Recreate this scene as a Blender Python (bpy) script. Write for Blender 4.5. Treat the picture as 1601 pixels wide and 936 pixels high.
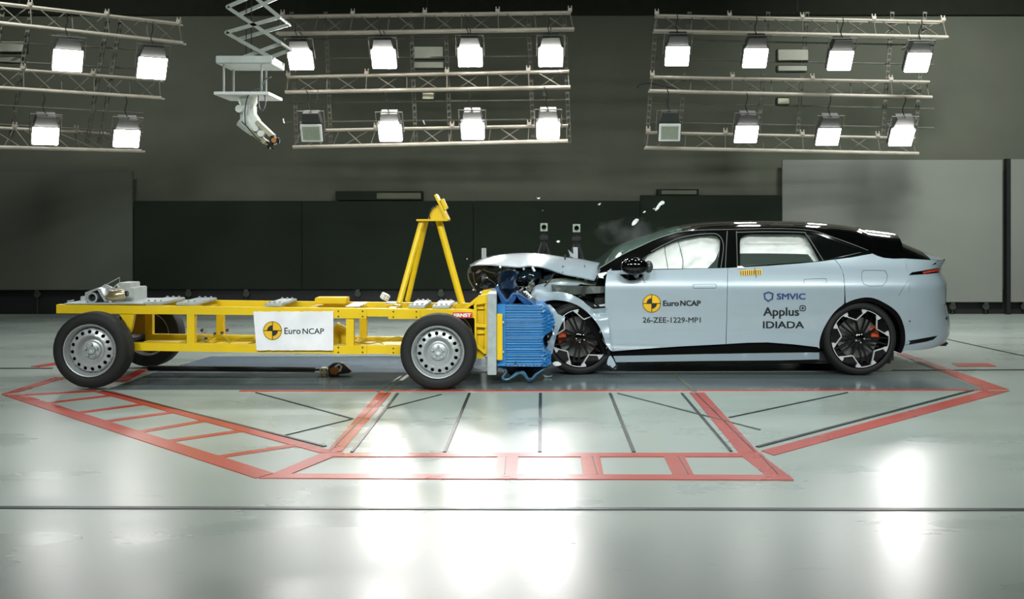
import bpy, bmesh, math, random
from mathutils import Vector, Matrix, noise
from mathutils.geometry import delaunay_2d_cdt
from mathutils.bvhtree import BVHTree
random.seed(7)
SC = bpy.context.scene
COL = SC.collection
for o in list(bpy.data.objects): bpy.data.objects.remove(o)

# ------------------------------------------------------------ camera / world / light
F, H, VX, VY = 1700.0, 1.51, 843.0, 343.0
cd = bpy.data.cameras.new('camera'); cam = bpy.data.objects.new('camera', cd); COL.objects.link(cam)
cam.location = (0, 0, H); cam.rotation_euler = (math.pi/2, 0, 0)
cd.sensor_width = 36; cd.lens = F*36/1601
cd.shift_x = -(VX-800.5)/1601; cd.shift_y = -(468-VY)/1601
cd.clip_end = 100
SC.camera = cam
SC.view_settings.view_transform = 'Standard'; SC.view_settings.look = 'None'
SC.view_settings.exposure = 0.0; SC.view_settings.gamma = 1; SC.view_settings.use_curve_mapping = False
w = bpy.data.worlds.new('world'); SC.world = w; w.use_nodes = True
w.node_tree.nodes['Background'].inputs[0].default_value = (.75, .85, .8, 1)
w.node_tree.nodes['Background'].inputs[1].default_value = .05
LAMP = 34.0          # radiance of a lit floodlight face
def area(name, loc, target, sx, sy, power, col=(.93, 1, .985), spread=math.pi):
    l = bpy.data.lights.new(name, 'AREA'); l.shape = 'RECTANGLE'; l.size = sx; l.size_y = sy
    l.energy = power; l.color = col; l.spread = spread
    o = bpy.data.objects.new(name, l); COL.objects.link(o); o.location = loc
    o.rotation_euler = (Vector(target)-Vector(loc)).to_track_quat('-Z', 'Y').to_euler()
    return o
# hall floodlight banks over the crash zone and on the camera side
for i, (x, y, z, p) in enumerate([(-3.6, 9.4, 6.3, 60), (-2.2, 11.4, 6.3, 60), (-.8, 9.4, 6.3, 40), (.5, 11.4, 6.3, 45), (1.6, 9.4, 6.3, 70), (2.7, 11.4, 6.3, 70), (4.4, 9.4, 6.3, 75)]):
    area('overhead_floodlight', (x, y, z), (x*.9, 10.4, 0), .42, .3, p*.9)
for x in (-5.0, -1.6, 1.8, 5.0):
    area('camera_side_floodlight', (x, 1.2, 5.6), (x*.6, 9.6, 0), 1.6, .7, 50, spread=math.radians(62))
area('wall_fill_light', (-6.5, 12.5, 6.3), (-8, 17.4, 1.4), 1.0, .5, 60, spread=math.radians(110))  # unseen wash light, added to brighten the left partition and wall
area('wall_fill_light', (5.2, 12.5, 6.3), (7.2, 17.4, 1.4), 1.0, .5, 150, spread=math.radians(100))  # unseen fill light that brightens the right partition

# ------------------------------------------------------------ helpers
def P(px, py, Y): return Vector(((px-VX)*Y/F, Y, H-(py-VY)*Y/F))
def G(px, py, z=0.0):
    Y = F*(H-z)/(py-VY); return Vector(((px-VX)*Y/F, Y, z))
def lin(c): return tuple(((v/255)/12.92 if v/255 <= .04045 else ((v/255+.055)/1.055)**2.4) for v in c)
MATS = {}
def mat(name, col, rough=.5, metal=0, coat=0, noise_amt=.08, nscale=6, emit=0, alpha=1, trans=0, bump=0, bscale=40, rvar=0, spec=.5):
    if name in MATS: return MATS[name]
    m = bpy.data.materials.new(name); m.use_nodes = True; MATS[name] = m
    nt = m.node_tree; b = nt.nodes['Principled BSDF']; L = nt.links
    c = lin(col)
    tc = nt.nodes.new('ShaderNodeTexCoord')
    n = nt.nodes.new('ShaderNodeTexNoise'); n.inputs['Scale'].default_value = nscale; n.inputs['Detail'].default_value = 4
    L.new(tc.outputs['Object'], n.inputs['Vector'])
    r = nt.nodes.new('ShaderNodeValToRGB'); L.new(n.outputs[0], r.inputs[0])
    r.color_ramp.elements[0].position = .3; r.color_ramp.elements[1].position = .7
    r.color_ramp.elements[0].color = tuple(v*(1-noise_amt) for v in c)+(1,)
    r.color_ramp.elements[1].color = tuple(min(1, v*(1+noise_amt)) for v in c)+(1,)
    L.new(r.outputs[0], b.inputs['Base Color'])
    b.inputs['Roughness'].default_value = rough; b.inputs['Metallic'].default_value = metal
    b.inputs['Coat Weight'].default_value = coat; b.inputs['Coat Roughness'].default_value = .04
    b.inputs['Specular IOR Level'].default_value = spec
    if rvar:
        mr = nt.nodes.new('ShaderNodeMapRange'); L.new(n.outputs[0], mr.inputs[0])
        mr.inputs[3].default_value = max(0, rough-rvar); mr.inputs[4].default_value = rough+rvar
        L.new(mr.outputs[0], b.inputs['Roughness'])
    if bump:
        n2 = nt.nodes.new('ShaderNodeTexNoise'); n2.inputs['Scale'].default_value = bscale
        L.new(tc.outputs['Object'], n2.inputs['Vector'])
        bp = nt.nodes.new('ShaderNodeBump'); bp.inputs['Strength'].default_value = bump; bp.inputs['Distance'].default_value = .01
        L.new(n2.outputs[0], bp.inputs['Height']); L.new(bp.outputs[0], b.inputs['Normal'])
    if emit:
        b.inputs['Emission Color'].default_value = c+(1,); b.inputs['Emission Strength'].default_value = emit
    if trans: b.inputs['Transmission Weight'].default_value = trans; b.inputs['IOR'].default_value = 1.1
    if alpha < 1: b.inputs['Alpha'].default_value = alpha
    return m

ROOT = {}
def root(name, loc, label, cat, group=None):
    o = bpy.data.objects.new(name, None); COL.objects.link(o); o.location = loc; o.empty_display_size = .2
    tag(o, label, cat, group); ROOT[o.name] = Vector(loc); return o
def tag(o, label, cat, group=None, kind=None):
    if label: o['label'] = label
    if cat: o['category'] = cat
    if group: o['group'] = group
    if kind: o['kind'] = kind
    return o
def top(o):
    while o.parent: o = o.parent
    return o
def link(name, me, m, parent=None, smooth=None):
    """me holds world coordinates; rebase on the root of the thing"""
    o = bpy.data.objects.new(name, me); COL.objects.link(o)
    if m: me.materials.append(m)
    if parent is not None:
        o.parent = parent; off = ROOT.get(top(parent).name, Vector())
    else:
        cs = [v.co for v in me.vertices]
        off = Vector(((min(c.x for c in cs)+max(c.x for c in cs))/2, (min(c.y for c in cs)+max(c.y for c in cs))/2, min(c.z for c in cs)))
        o.location = off; ROOT[o.name] = off
    me.transform(Matrix.Translation(-off))
    if smooth:
        me.shade_smooth(); me.set_sharp_from_angle(angle=math.radians(smooth))
    return o
class MB:
    def __init__(s): s.v = []; s.f = []
    def add(s, vs, fs):
        k = len(s.v); s.v += [Vector(v) for v in vs]; s.f += [[i+k for i in f] for f in fs]; return s
    def box(s, a, b, M=None):
        a, b = Vector(a), Vector(b)
        vs = [Vector((x, y, z)) for x in (a.x, b.x) for y in (a.y, b.y) for z in (a.z, b.z)]
        if M: vs = [M @ v for v in vs]
        return s.add(vs, [(0,1,3,2),(4,6,7,5),(0,4,5,1),(2,3,7,6),(0,2,6,4),(1,5,7,3)])
    def bbox(s, a, b, c=.006, M=None):
        bm = bmesh.new(); bmesh.ops.create_cube(bm, size=1)
        a, b = Vector(a), Vector(b)
        for v in bm.verts: v.co = Vector(((a.x+b.x)/2+v.co.x*(b.x-a.x), (a.y+b.y)/2+v.co.y*(b.y-a.y), (a.z+b.z)/2+v.co.z*(b.z-a.z)))
        c = min(c, abs(b.x-a.x)*.3, abs(b.y-a.y)*.3, abs(b.z-a.z)*.3)
        bmesh.ops.bevel(bm, geom=list(bm.edges), offset=c, segments=2, affect='EDGES')
        if M: bm.transform(M)
        bm.verts.index_update()
        s.add([v.co.copy() for v in bm.verts], [[v.index for v in f.verts] for f in bm.faces]); bm.free(); return s
    def tube(s, pts, r, n=10, caps=True):
        pts = [Vector(p) for p in pts]; rs = r if isinstance(r, (list, tuple)) else [r]*len(pts)
        k = len(s.v); up = None
        for i, p in enumerate(pts):
            t = (pts[min(i+1, len(pts)-1)]-pts[max(i-1, 0)]).normalized()
            if up is None: up = t.orthogonal().normalized()
            up = (up - t*up.dot(t)).normalized(); sd = t.cross(up)
            for j in range(n):
                a = 2*math.pi*j/n; s.v.append(p+(up*math.cos(a)+sd*math.sin(a))*rs[i])
        for i in range(len(pts)-1):
            for j in range(n): s.f.append([k+i*n+j, k+i*n+(j+1)%n, k+(i+1)*n+(j+1)%n, k+(i+1)*n+j])
        if caps: s.f.append([k+j for j in range(n)][::-1]); s.f.append([k+(len(pts)-1)*n+j for j in range(n)])
        return s
    def bar(s, a, b, wd, dp):   # rectangular bar from a to b, width in XZ plane, depth along Y (dp)
        a, b = Vector(a), Vector(b); t = (b-a).normalized(); y = Vector((0, 1, 0)); n = t.cross(y).normalized()
        vs = []
        for p in (a, b):
            for q in (-1, 1):
                for u in (-1, 1): vs.append(p+n*q*wd/2+y*u*dp/2)
        return s.add(vs, [(0,1,3,2),(4,6,7,5),(0,4,5,1),(2,3,7,6),(0,2,6,4),(1,5,7,3)])
    def revolve(s, prof, cen, n=48, sgn=1):   # prof: (r, depth); axis Y
        k = len(s.v); c = Vector(cen)
        for r, d in prof:
            for j in range(n):
                a = 2*math.pi*j/n; s.v.append(c+Vector((r*math.cos(a), d*sgn, r*math.sin(a))))
        for i in range(len(prof)-1):
            for j in range(n): s.f.append([k+i*n+j, k+i*n+(j+1)%n, k+(i+1)*n+(j+1)%n, k+(i+1)*n+j])
        return s
    def cone(s, cen, axis, r0, r1, h, n=16):
        a = Vector(axis).normalized(); return s.tube([Vector(cen), Vector(cen)+a*h], [r0, r1], n)
    def ball(s, cen, rad, sub=2, jit=0, seed=0):
        bm = bmesh.new(); bmesh.ops.create_icosphere(bm, subdivisions=sub, radius=1)
        rad = Vector(rad) if hasattr(rad, '__len__') else Vector((rad,)*3)
        vs = []
        for v in bm.verts:
            k = 1+jit*noise.noise(v.co*1.7+Vector((seed, seed*.7, 0)))
            vs.append(Vector(cen)+Vector((v.co.x*rad.x, v.co.y*rad.y, v.co.z*rad.z))*k)
        bm.verts.index_update()
        s.add(vs, [[v.index for v in f.verts] for f in bm.faces]); bm.free(); return s
    def grid(s, fn, nu, nv, closed_v=False):
        k = len(s.v)
        for i in range(nu+1):
            for j in range(nv+1): s.v.append(Vector(fn(i/nu, j/nv)))
        for i in range(nu):
            for j in range(nv): a = k+i*(nv+1)+j; s.f.append([a, a+1, a+nv+2, a+nv+1])
        return s
    def rot(s, M):
        s.v = [M @ v for v in s.v]; return s
    def build(s, name, m, parent=None, smooth=None, recalc=True, thick=0):
        me = bpy.data.meshes.new(name); me.from_pydata([tuple(v) for v in s.v], [], s.f); me.update()
        if recalc or thick:
            bm = bmesh.new(); bm.from_mesh(me)
            if recalc: bmesh.ops.recalc_face_normals(bm, faces=bm.faces)
            if thick: bmesh.ops.solidify(bm, geom=list(bm.faces), thickness=thick)
            bm.to_mesh(me); bm.free()
        return link(name, me, m, parent, smooth)

def cr(pts, n=5, closed=False):
    """catmull-rom through points"""
    out = []; N = len(pts)
    for i in range(N if closed else N-1):
        g = lambda k: pts[(k) % N] if closed else pts[max(0, min(N-1, k))]
        p0, p1, p2, p3 = g(i-1), g(i), g(i+1), g(i+2)
        for j in range(n):
            t = j/n
            out.append(tuple(.5*((2*p1[k])+(-p0[k]+p2[k])*t+(2*p0[k]-5*p1[k]+4*p2[k]-p3[k])*t*t+(-p0[k]+3*p1[k]-3*p2[k]+p3[k])*t**3) for k in range(len(p1))))
    if not closed: out.append(tuple(pts[-1]))
    return out
def inside(x, y, poly):
    c = False; n = len(poly); j = n-1
    for i in range(n):
        xi, yi = poly[i]; xj, yj = poly[j]
        if (yi > y) != (yj > y) and x < (xj-xi)*(y-yi)/(yj-yi)+xi: c = not c
        j = i
    return c
def resample(poly, res):
    out = []
    for i, a in enumerate(poly):
        b = poly[(i+1) % len(poly)]; d = math.hypot(b[0]-a[0], b[1]-a[1])
        if d < 1e-6: continue
        k = max(1, int(math.ceil(d/res)))
        for j in range(k): out.append((a[0]+(b[0]-a[0])*j/k, a[1]+(b[1]-a[1])*j/k))
    return out
def tri2d(outline, holes=(), res=8, gx=None, gy=None):
    gx = gx or res; gy = gy or res
    loops = [resample(outline, res)]+[resample(h, res) for h in holes]
    V = []; E = []
    for lp in loops:
        k = len(V); V += [Vector(p) for p in lp]; E += [(k+i, k+(i+1) % len(lp)) for i in range(len(lp))]
    xs = [p[0] for p in outline]; ys = [p[1] for p in outline]
    nb = len(V); bp = [(p.x, p.y) for p in V]
    x = min(xs)+gx/2
    while x < max(xs):
        y = min(ys)+gy/2
        while y < max(ys):
            if inside(x, y, loops[0]) and not any(inside(x, y, h) for h in loops[1:]):
                if all(abs(q[0]-x) > gx*.35 or abs(q[1]-y) > gy*.35 for q in bp): V.append(Vector((x, y)))
            y += gy
        x += gx
    r = delaunay_2d_cdt(V, E, [], 0, 1e-5)
    vs = [tuple(v) for v in r[0]]; fs = []
    for f in r[2]:
        cx = sum(vs[i][0] for i in f)/3; cy = sum(vs[i][1] for i in f)/3
        if inside(cx, cy, loops[0]) and not any(inside(cx, cy, h) for h in loops[1:]): fs.append(list(f))
    used = sorted({i for f in fs for i in f}); mp = {i: k for k, i in enumerate(used)}
    return [vs[i] for i in used], [[mp[i] for i in f] for f in fs]
def solid(vf, vb, fs):
    """closed shell from a front sheet, a back sheet and shared triangles"""
    n = len(vf); cnt = {}
    for f in fs:
        for a, b in zip(f, f[1:]+f[:1]): cnt.setdefault(frozenset((a, b)), []).append((a, b))
    out = [list(f) for f in fs]+[[i+n for i in f][::-1] for f in fs]
    for k, l in cnt.items():
        if len(l) == 1: a, b = l[0]; out.append([b, a, a+n, b+n])
    return list(vf)+list(vb), out
def plane(Y): return lambda px, py: P(px, py, Y)
def panel(name, outline, m, parent, mapf, thick=.02, holes=(), res=8, gx=None, gy=None, mirror=None, smooth=40, back=None):
    vs, fs = tri2d(outline, holes, res, gx, gy)
    vf = [mapf(*p) for p in vs]
    vb = [back(v) for v in vf] if back else [v+Vector((0, thick, 0)) for v in vf]
    a, f = solid(vf, vb, fs)
    objs = [MB().add(a, f).build(name, m, parent, smooth)]
    if mirror is not None:
        objs.append(MB().add([Vector((v.x, 2*mirror-v.y, v.z)) for v in a], f).build(name, m, parent, smooth))
    return objs[0]
def strip(pts, wd):
    """polygon of a thin line in px space"""
    L = []; R = []
    for i, p in enumerate(pts):
        a = pts[max(0, i-1)]; b = pts[min(len(pts)-1, i+1)]; dx, dy = b[0]-a[0], b[1]-a[1]; d = math.hypot(dx, dy) or 1
        L.append((p[0]-dy/d*wd/2, p[1]+dx/d*wd/2)); R.append((p[0]+dy/d*wd/2, p[1]-dx/d*wd/2))
    return L+R[::-1]
def circ(cx, cy, r, n=28, a0=0, a1=2*math.pi, ry=None):
    ry = ry or r
    full = abs(a1-a0-2*math.pi) < 1e-6
    return [(cx+r*math.cos(a0+(a1-a0)*i/(n if full else n-1)), cy-ry*math.sin(a0+(a1-a0)*i/(n if full else n-1))) for i in range(n)]
def ray_map(bvh, off=.003, fallY=None):
    o = Vector((0, 0, H))
    def f(px, py):
        d = (P(px, py, 1)-o).normalized(); h = bvh.ray_cast(o, d)
        if h[0] is None:
            return P(px, py, fallY or 11)
        return h[0]-d*off
    return f
def bvh_of(objs):
    V = []; T = []
    for o in objs:
        k = len(V); off = ROOT.get(top(o).name, Vector()); V += [v.co+off for v in o.data.vertices]
        T += [[i+k for i in p.vertices] for p in o.data.polygons]
    return BVHTree.FromPolygons(V, T)
def text(name, s, rect, m, parent, mapf, bold=0.0, thick=.0015):
    c = bpy.data.curves.new(name, 'FONT'); c.body = s; c.resolution_u = 3
    t = bpy.data.objects.new(name, c); COL.objects.link(t)
    me0 = bpy.data.meshes.new_from_object(t)
    bpy.data.objects.remove(t)
    xs = [v.co.x for v in me0.vertices]; ys = [v.co.y for v in me0.vertices]
    x0, x1, y0, y1 = min(xs), max(xs), min(ys), max(ys); a, b, c_, d = rect   # left,right,top,bottom px
    fs = [list(p.vertices) for p in me0.polygons]; mb = MB()
    sh = [(0, 0)] if not bold else [(-bold, -bold*.6), (bold, bold*.6), (-bold, bold*.6), (bold, -bold*.6), (0, 0)]
    for k, (sx, sy) in enumerate(sh):   # heavier lettering
        vf = [mapf(a+bold+(v.co.x-x0)/(x1-x0)*(b-a-2*bold)+sx, d-bold-(v.co.y-y0)/(y1-y0)*(d-c_-2*bold)+sy)-Vector((0, k*.00015, 0)) for v in me0.vertices]
        mb.add(*solid(vf, [v+Vector((0, thick, 0)) for v in vf], fs))
    return mb.build(name, m, parent, None)

# ------------------------------------------------------------ materials
YEL = mat('yellow_paint', (224, 188, 4), .42, noise_amt=.05)
WALLG = mat('grey_wall_paint', (90, 92, 80), .85, nscale=1.2, noise_amt=.06, spec=.2)
DARK = mat('black_board', (29, 37, 27), .85, nscale=1, noise_amt=.1, spec=.2)
BLK = mat('matt_black', (16, 17, 17), .6)
GLOSSB = mat('gloss_black', (5, 5, 6), .07, coat=.3, noise_amt=0, spec=.3)
RUB = mat('tyre_rubber', (24, 25, 24), .7, bump=.15, bscale=90, spec=.4)
STEEL = mat('painted_steel_rim', (172, 176, 176), .38, metal=.35, noise_amt=.04)
ALU = mat('aluminium', (190, 194, 194), .38, metal=.6, noise_amt=.1, nscale=10)
GALV = mat('galvanised_plate', (168, 176, 176), .45, metal=.3, noise_amt=.15, nscale=14)
TRUSS = mat('truss_aluminium', (170, 162, 148), .5, metal=.2)
BRACE = mat('brace_aluminium', (112, 108, 96), .6, metal=.2)
WHITE = mat('white_paint', (226, 228, 224), .5)
PAINT = mat('pale_blue_car_paint', (159, 174, 182), .3, metal=.1, coat=1, noise_amt=.01)
BLUE = mat('blue_honeycomb', (42, 112, 168), .45, noise_amt=.12, nscale=14)
BLUED = mat('blue_crumpled_sheet', (28, 80, 136), .5, noise_amt=.25, nscale=18)
BLUEK = mat('dark_blue_sheet', (8, 20, 34), .45, noise_amt=.3, nscale=14)
AIRBAG = mat('white_airbag_cloth', (244, 244, 240), .9, bump=.3, bscale=12)
ORANGE = mat('orange_caliper', (222, 84, 36), .4)
DISC = mat('brake_disc_steel', (120, 120, 116), .5, metal=.5)
CHROME = mat('bright_machined_alloy', (214, 216, 216), .3, metal=.4)
INK = mat('black_sticker_ink', (26, 32, 36), .5)
NAVY = mat('navy_sticker_ink', (48, 62, 116), .5)
SIGNY = mat('sticker_yellow', (235, 185, 20), .5)
REDL = mat('red_label', (205, 50, 34), .5)
TEAL = mat('tinted_windscreen', (92, 122, 116), .05, coat=1, noise_amt=.05, alpha=.8)
GLASS = mat('side_window_glass', (150, 170, 160), .03, noise_amt=0, alpha=.07)
DGLASS = mat('dark_privacy_glass', (10, 14, 12), .05, coat=1, alpha=.93)
GREENSEAT = mat('green_grey_seat_cloth', (112, 122, 98), .8)
GREYBEAM = mat('dark_grey_beam', (62, 70, 64), .5)
LAMPM = mat('lit_lamp_face', (255, 252, 250), .4, noise_amt=0, emit=LAMP)
TAIL = mat('red_tail_lamp', (190, 60, 40), .15, coat=1)
YSEAL = mat('green_lamp_grid', (150, 160, 135), .4, metal=.2, noise_amt=.2, nscale=60)

def floor_mat(name, col, rough=.2, amt=.06, scuff=.72, spec=.5):
    m = bpy.data.materials.new(name); m.use_nodes = True; nt = m.node_tree; L = nt.links; b = nt.nodes['Principled BSDF']
    g = nt.nodes.new('ShaderNodeNewGeometry')
    mp = nt.nodes.new('ShaderNodeMapping'); mp.inputs['Scale'].default_value = (.45, 1.3, 1); L.new(g.outputs['Position'], mp.inputs[0])
    n = nt.nodes.new('ShaderNodeTexNoise'); n.inputs['Scale'].default_value = 1.1; n.inputs['Detail'].default_value = 7; L.new(mp.outputs[0], n.inputs['Vector'])
    r = nt.nodes.new('ShaderNodeValToRGB'); L.new(n.outputs[0], r.inputs[0]); c = lin(col)
    r.color_ramp.elements[0].position = .3; r.color_ramp.elements[1].position = .7
    r.color_ramp.elements[0].color = tuple(v*(1-amt) for v in c)+(1,); r.color_ramp.elements[1].color = tuple(v*(1+amt) for v in c)+(1,)
    # fine dark scuffs
    mp2 = nt.nodes.new('ShaderNodeMapping'); mp2.inputs['Scale'].default_value = (1.6, 6, 1); mp2.inputs['Rotation'].default_value = (0, 0, .25); L.new(g.outputs['Position'], mp2.inputs[0])
    n2 = nt.nodes.new('ShaderNodeTexNoise'); n2.inputs['Scale'].default_value = 2.6; n2.inputs['Detail'].default_value = 9; n2.inputs['Roughness'].default_value = .7; L.new(mp2.outputs[0], n2.inputs['Vector'])
    r2 = nt.nodes.new('ShaderNodeValToRGB'); L.new(n2.outputs[0], r2.inputs[0])
    r2.color_ramp.elements[0].position = .24; r2.color_ramp.elements[1].position = .4
    r2.color_ramp.elements[0].color = (scuff,)*3+(1,); r2.color_ramp.elements[1].color = (1, 1, 1, 1)
    mx = nt.nodes.new('ShaderNodeMix'); mx.data_type = 'RGBA'; mx.blend_type = 'MULTIPLY'; mx.inputs[0].default_value = 1
    L.new(r.outputs[0], mx.inputs[6]); L.new(r2.outputs[0], mx.inputs[7]); L.new(mx.outputs[2], b.inputs['Base Color'])
    mr = nt.nodes.new('ShaderNodeMapRange'); L.new(n.outputs[0], mr.inputs[0]); mr.inputs[1].default_value = .3; mr.inputs[2].default_value = .7
    mr.inputs[3].default_value = rough*.8; mr.inputs[4].default_value = rough*1.25; L.new(mr.outputs[0], b.inputs['Roughness'])
    b.inputs['Specular IOR Level'].default_value = .75
    return m
FL = floor_mat('pale_epoxy_floor', (150, 160, 152), .29)
FRED = floor_mat('red_floor_paint', (172, 64, 50), .28, .1, .6)
FBLK = floor_mat('black_floor_joint', (34, 38, 36), .4, .2)
FBLUE = floor_mat('blue_grey_plate_reflection', (118, 132, 144), .2, .08)  # paler plate band, reflected wall panels painted into its colour
FDARK = floor_mat('dark_floor_plate', (100, 110, 112), .14, .18)
FSEAM = floor_mat('worn_grey_seam', (78, 84, 76), .4, .3)

# ------------------------------------------------------------ room
def struct(name, mb, m, label=None):
    o = mb.build(name, m); o['kind'] = 'structure'
    return o
WY = 17.5
def wz(py, Y=WY): return H-(py-VY)*Y/F
def wx(px, Y=WY): return (px-VX)*Y/F
struct('floor', MB().box((-13, -4, -.2), (13, WY, 0)), FL)
struct('wall_back', MB().box((-13, WY, -.2), (13, WY+.2, 7)), WALLG)
struct('wall_left', MB().box((-13.2, -4, -.2), (-13, WY+.2, 7)), WALLG)
struct('wall_right', MB().box((13, -4, -.2), (13.2, WY+.2, 7)), WALLG)
struct('wall_front', MB().box((-13.2, -4.2, -.2), (13.2, -4, 7)), WALLG)
struct('ceiling', MB().box((-13.2, -4.2, 7), (13.2, WY+.2, 7.2)), DARK)
struct('trim_1', MB().box((-13, WY-.06, wz(24)), (13, WY, 7)), mat('black_upper_band', (38, 40, 32), .9, spec=.1))       # black band above the grey wall
struct('trim_2', MB().box((-13, WY-.1, 0), (13, WY-.03, .4)), BLK)                # dark foot of the wall
def board(name, x0, x1, y0, y1, Y, m, label, th=.06, cat='wall board', casters=()):
    r = root(name, (wx((x0+x1)/2, Y), Y, 0), label, cat)
    MB().bbox((wx(x0, Y), Y-th, wz(y1, Y)), (wx(x1, Y), Y, wz(y0, Y)), .008).build('board', m, r)
    zb = wz(y1, Y)
    for cx in casters:
        c = MB(); X = wx(cx, Y)
        c.box((X-.03, Y-th, zb-.05), (X+.03, Y-.01, zb)); c.revolve([(.001, -.02), (.05, -.02), (.05, .02), (.001, .02)], (X, Y-th/2, zb-.07), 16)
        c.tube([(X, Y-th/2, zb-.1), (X, Y-th/2, 0)], .008, 6)
        c.build('caster', mat('caster_grey', (52, 56, 48), .5), r)
    return r
PANR = mat('pale_grey_partition', (122, 124, 116), .8, nscale=.8, noise_amt=.05, spec=.2)
PANL = mat('dim_grey_partition', (84, 88, 78), .8, nscale=.8, noise_amt=.05, spec=.2)
board('partition_wall', -260, 209, 268, 453, WY-.14, PANL, 'grey movable partition at the far left, behind the rear end of the yellow trolley', casters=(-150, -40, 60, 165))
board('partition_wall', 1222, 1565, 250, 472, WY-.14, PANR, 'large pale grey partition wall standing behind the rear of the crashed car', casters=(1250, 1488, 1540))
board('partition_wall', 1571, 1850, 249, 472, WY-.14, PANR, 'pale grey partition cut off by the right edge, beyond the dark upright post', casters=(1600, 1700))
for x0, x1, cs, lb in ((211, 473, (296, 386), 'black wall board beside the dark grey left partition'),
                   (473.6, 740, (560, 690), 'black wall board directly behind the yellow A-frame mast'),
                   (740.6, 1000, (), 'black wall board behind the two tripod cameras'),
                   (1000.6, 1221, (), 'black wall board behind the car roof, ending at the pale partition')):
    board('black_wall_board', x0, x1, 314 if x0 < 1000 else 305, 452, WY-.12, DARK, lb, casters=cs)
struct('trim_3', MB().box((wx(1565), WY-.22, 0), (wx(1571), WY-.1, wz(249))), BLK)
for x0, x1, y0, y1, lb, ins in ((528, 662, 299, 313, 'long dark box on the grey wall above the black boards, left of the mast', (592, 660, 302, 311)),
                       (1026, 1090, 296, 305.5, 'short dark box on the grey wall above the windscreen', (1032, 1086, 298, 304))):
    r = root('wall_box', (wx((x0+x1)/2), WY, wz(y1)), lb, 'wall box')
    MB().bbox((wx(x0), WY-.2, wz(y1)), (wx(x1), WY, wz(y0))).build('housing', DARK, r)
    MB().bbox((wx(ins[0]), WY-.215, wz(ins[3])), (wx(ins[1]), WY-.2, wz(ins[2]))).build('front_plate', mat('plate_olive', (84, 86, 70), .7), r)

# ---- floor plates and paint
TN = [3]
def fpoly(pts, m, z=.002, bottom=0.0):
    n = len(pts); a = [G(*p, 0) for p in pts]; z += TN[0]*.00006
    vs = [Vector((v.x, v.y, z)) for v in a]+[Vector((v.x, v.y, bottom)) for v in a]
    fs = [list(range(n)), list(range(n, 2*n))[::-1]]+[[i, i+n, (i+1) % n+n, (i+1) % n] for i in range(n)]
    TN[0] += 1
    return struct('trim_%d' % TN[0], MB().add(vs, fs), m)
def fline(a, b, wd, m, z=.005):
    A, B = G(*a), G(*b); z += TN[0]*.00004; d = (B-A).normalized(); n = Vector((-d.y, d.x, 0))*wd/2
    vs = [A-n, A+n, B+n, B-n]; vs = [Vector((v.x, v.y, z)) for v in vs]+[Vector((v.x, v.y, 0)) for v in vs]
    TN[0] += 1
    return struct('trim_%d' % TN[0], MB().add(vs, [(0,1,2,3),(7,6,5,4),(0,4,5,1),(1,5,6,2),(2,6,7,3),(3,7,4,0)]), m)
fpoly([(236, 584), (330, 557), (1400, 557), (1462, 580)], FBLUE, .002)
fpoly([(165, 609.5), (238, 583.5), (1462, 579.5), (1540, 609.5)], FDARK, .0025)
for q in ([(592, 614), (612, 614), (535, 706), (511, 706)], [(1078, 614), (1101, 614), (1186, 708), (1155, 708)],
          [(1157, 711), (1190, 711), (1241, 750), (1206, 750)],
          [(1190, 705), (1210, 712), (1579, 611), (1538, 611)], [(1402, 553), (1416, 553), (1577, 609), (1541, 609)],
          [(2, 617), (36, 617), (428, 740), (400, 748)], [(146, 612), (176, 612), (532, 708), (500, 708)],
          [(2, 616.5), (30, 613), (105, 590), (86, 590)], [(176, 596), (200, 596), (232, 578), (216, 578)],
          [(405, 748), (428, 741), (1234, 743), (1241, 751)], [(505, 708.5), (1190, 708.5), (1196, 714.5), (500, 714.5)],
          [(500, 710), (532, 710), (446, 745), (424, 742)], [(778, 714), (810, 714), (808, 743), (774, 743)],
          [(908, 714), (938, 714), (944, 743), (912, 743)], [(1038, 714), (1070, 714), (1085, 743), (1052, 743)],
          [(40, 616), (150, 610.5), (150, 612.5), (38, 618.5)], [(1488, 568), (1545, 568), (1558, 573), (1498, 573)],
          [(48, 573), (92, 566), (100, 569), (62, 574)]):
    fpoly(q, FRED, .004)
for a, b in (((74, 630), (160, 620)), ((124, 645), (224, 632)), ((164, 659), (260, 646)), ((220, 675), (308, 660)), ((262, 690), (360, 676)), ((344, 714), (448, 698))):
    dx, dy = b[0]-a[0], b[1]-a[1]
    fline((a[0]-dx*.06, a[1]-dy*.06), (b[0]+dx*.16, b[1]+dy*.16), .085, FRED, .0018)
fline((375, 611.3), (1542, 609.6), .065, FRED, .003)
fline((-40, 793.3), (1660, 797), .045, FBLK, .003)
for a, b, wd in (((622, 615), (550, 707), .022), ((734, 615), (695, 707), .022), ((845, 615), (844, 707), .024), ((954, 615), (991, 707), .024), ((1066, 615), (1143, 706), .02),
              ((160, 611), (508, 698), .025), ((1184, 699), (1522, 610), .03), ((1140, 653), (1325, 614), .014), ((400, 614), (552, 655), .012), ((552, 655), (445, 681), .008),
              ((600, 640), (690, 617), .01), ((1087, 614), (1180, 707), .008), ((606, 614), (516, 706), .008), ((1395, 579), (1700, 578), .03), ((-60, 576), (82, 576), .03),
              ((1188, 712), (1216, 742), .006), ((-100, 490.5), (90, 490.5), .12), ((1430, 519.5), (1800, 600), .02)):
    fline(a, b, wd, FBLK, .0055)
for a, b, wd in (((966, 615), (1188, 672), .018), ((640, 586), (604, 612), .045), ((1054, 584), (1086, 612), .045), ((628, 588), (590, 613), .02), ((552, 558), (1380, 560), .02), ((240, 584), (1455, 580), .012)):
    fline(a, b, wd, FSEAM, .0045)
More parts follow.
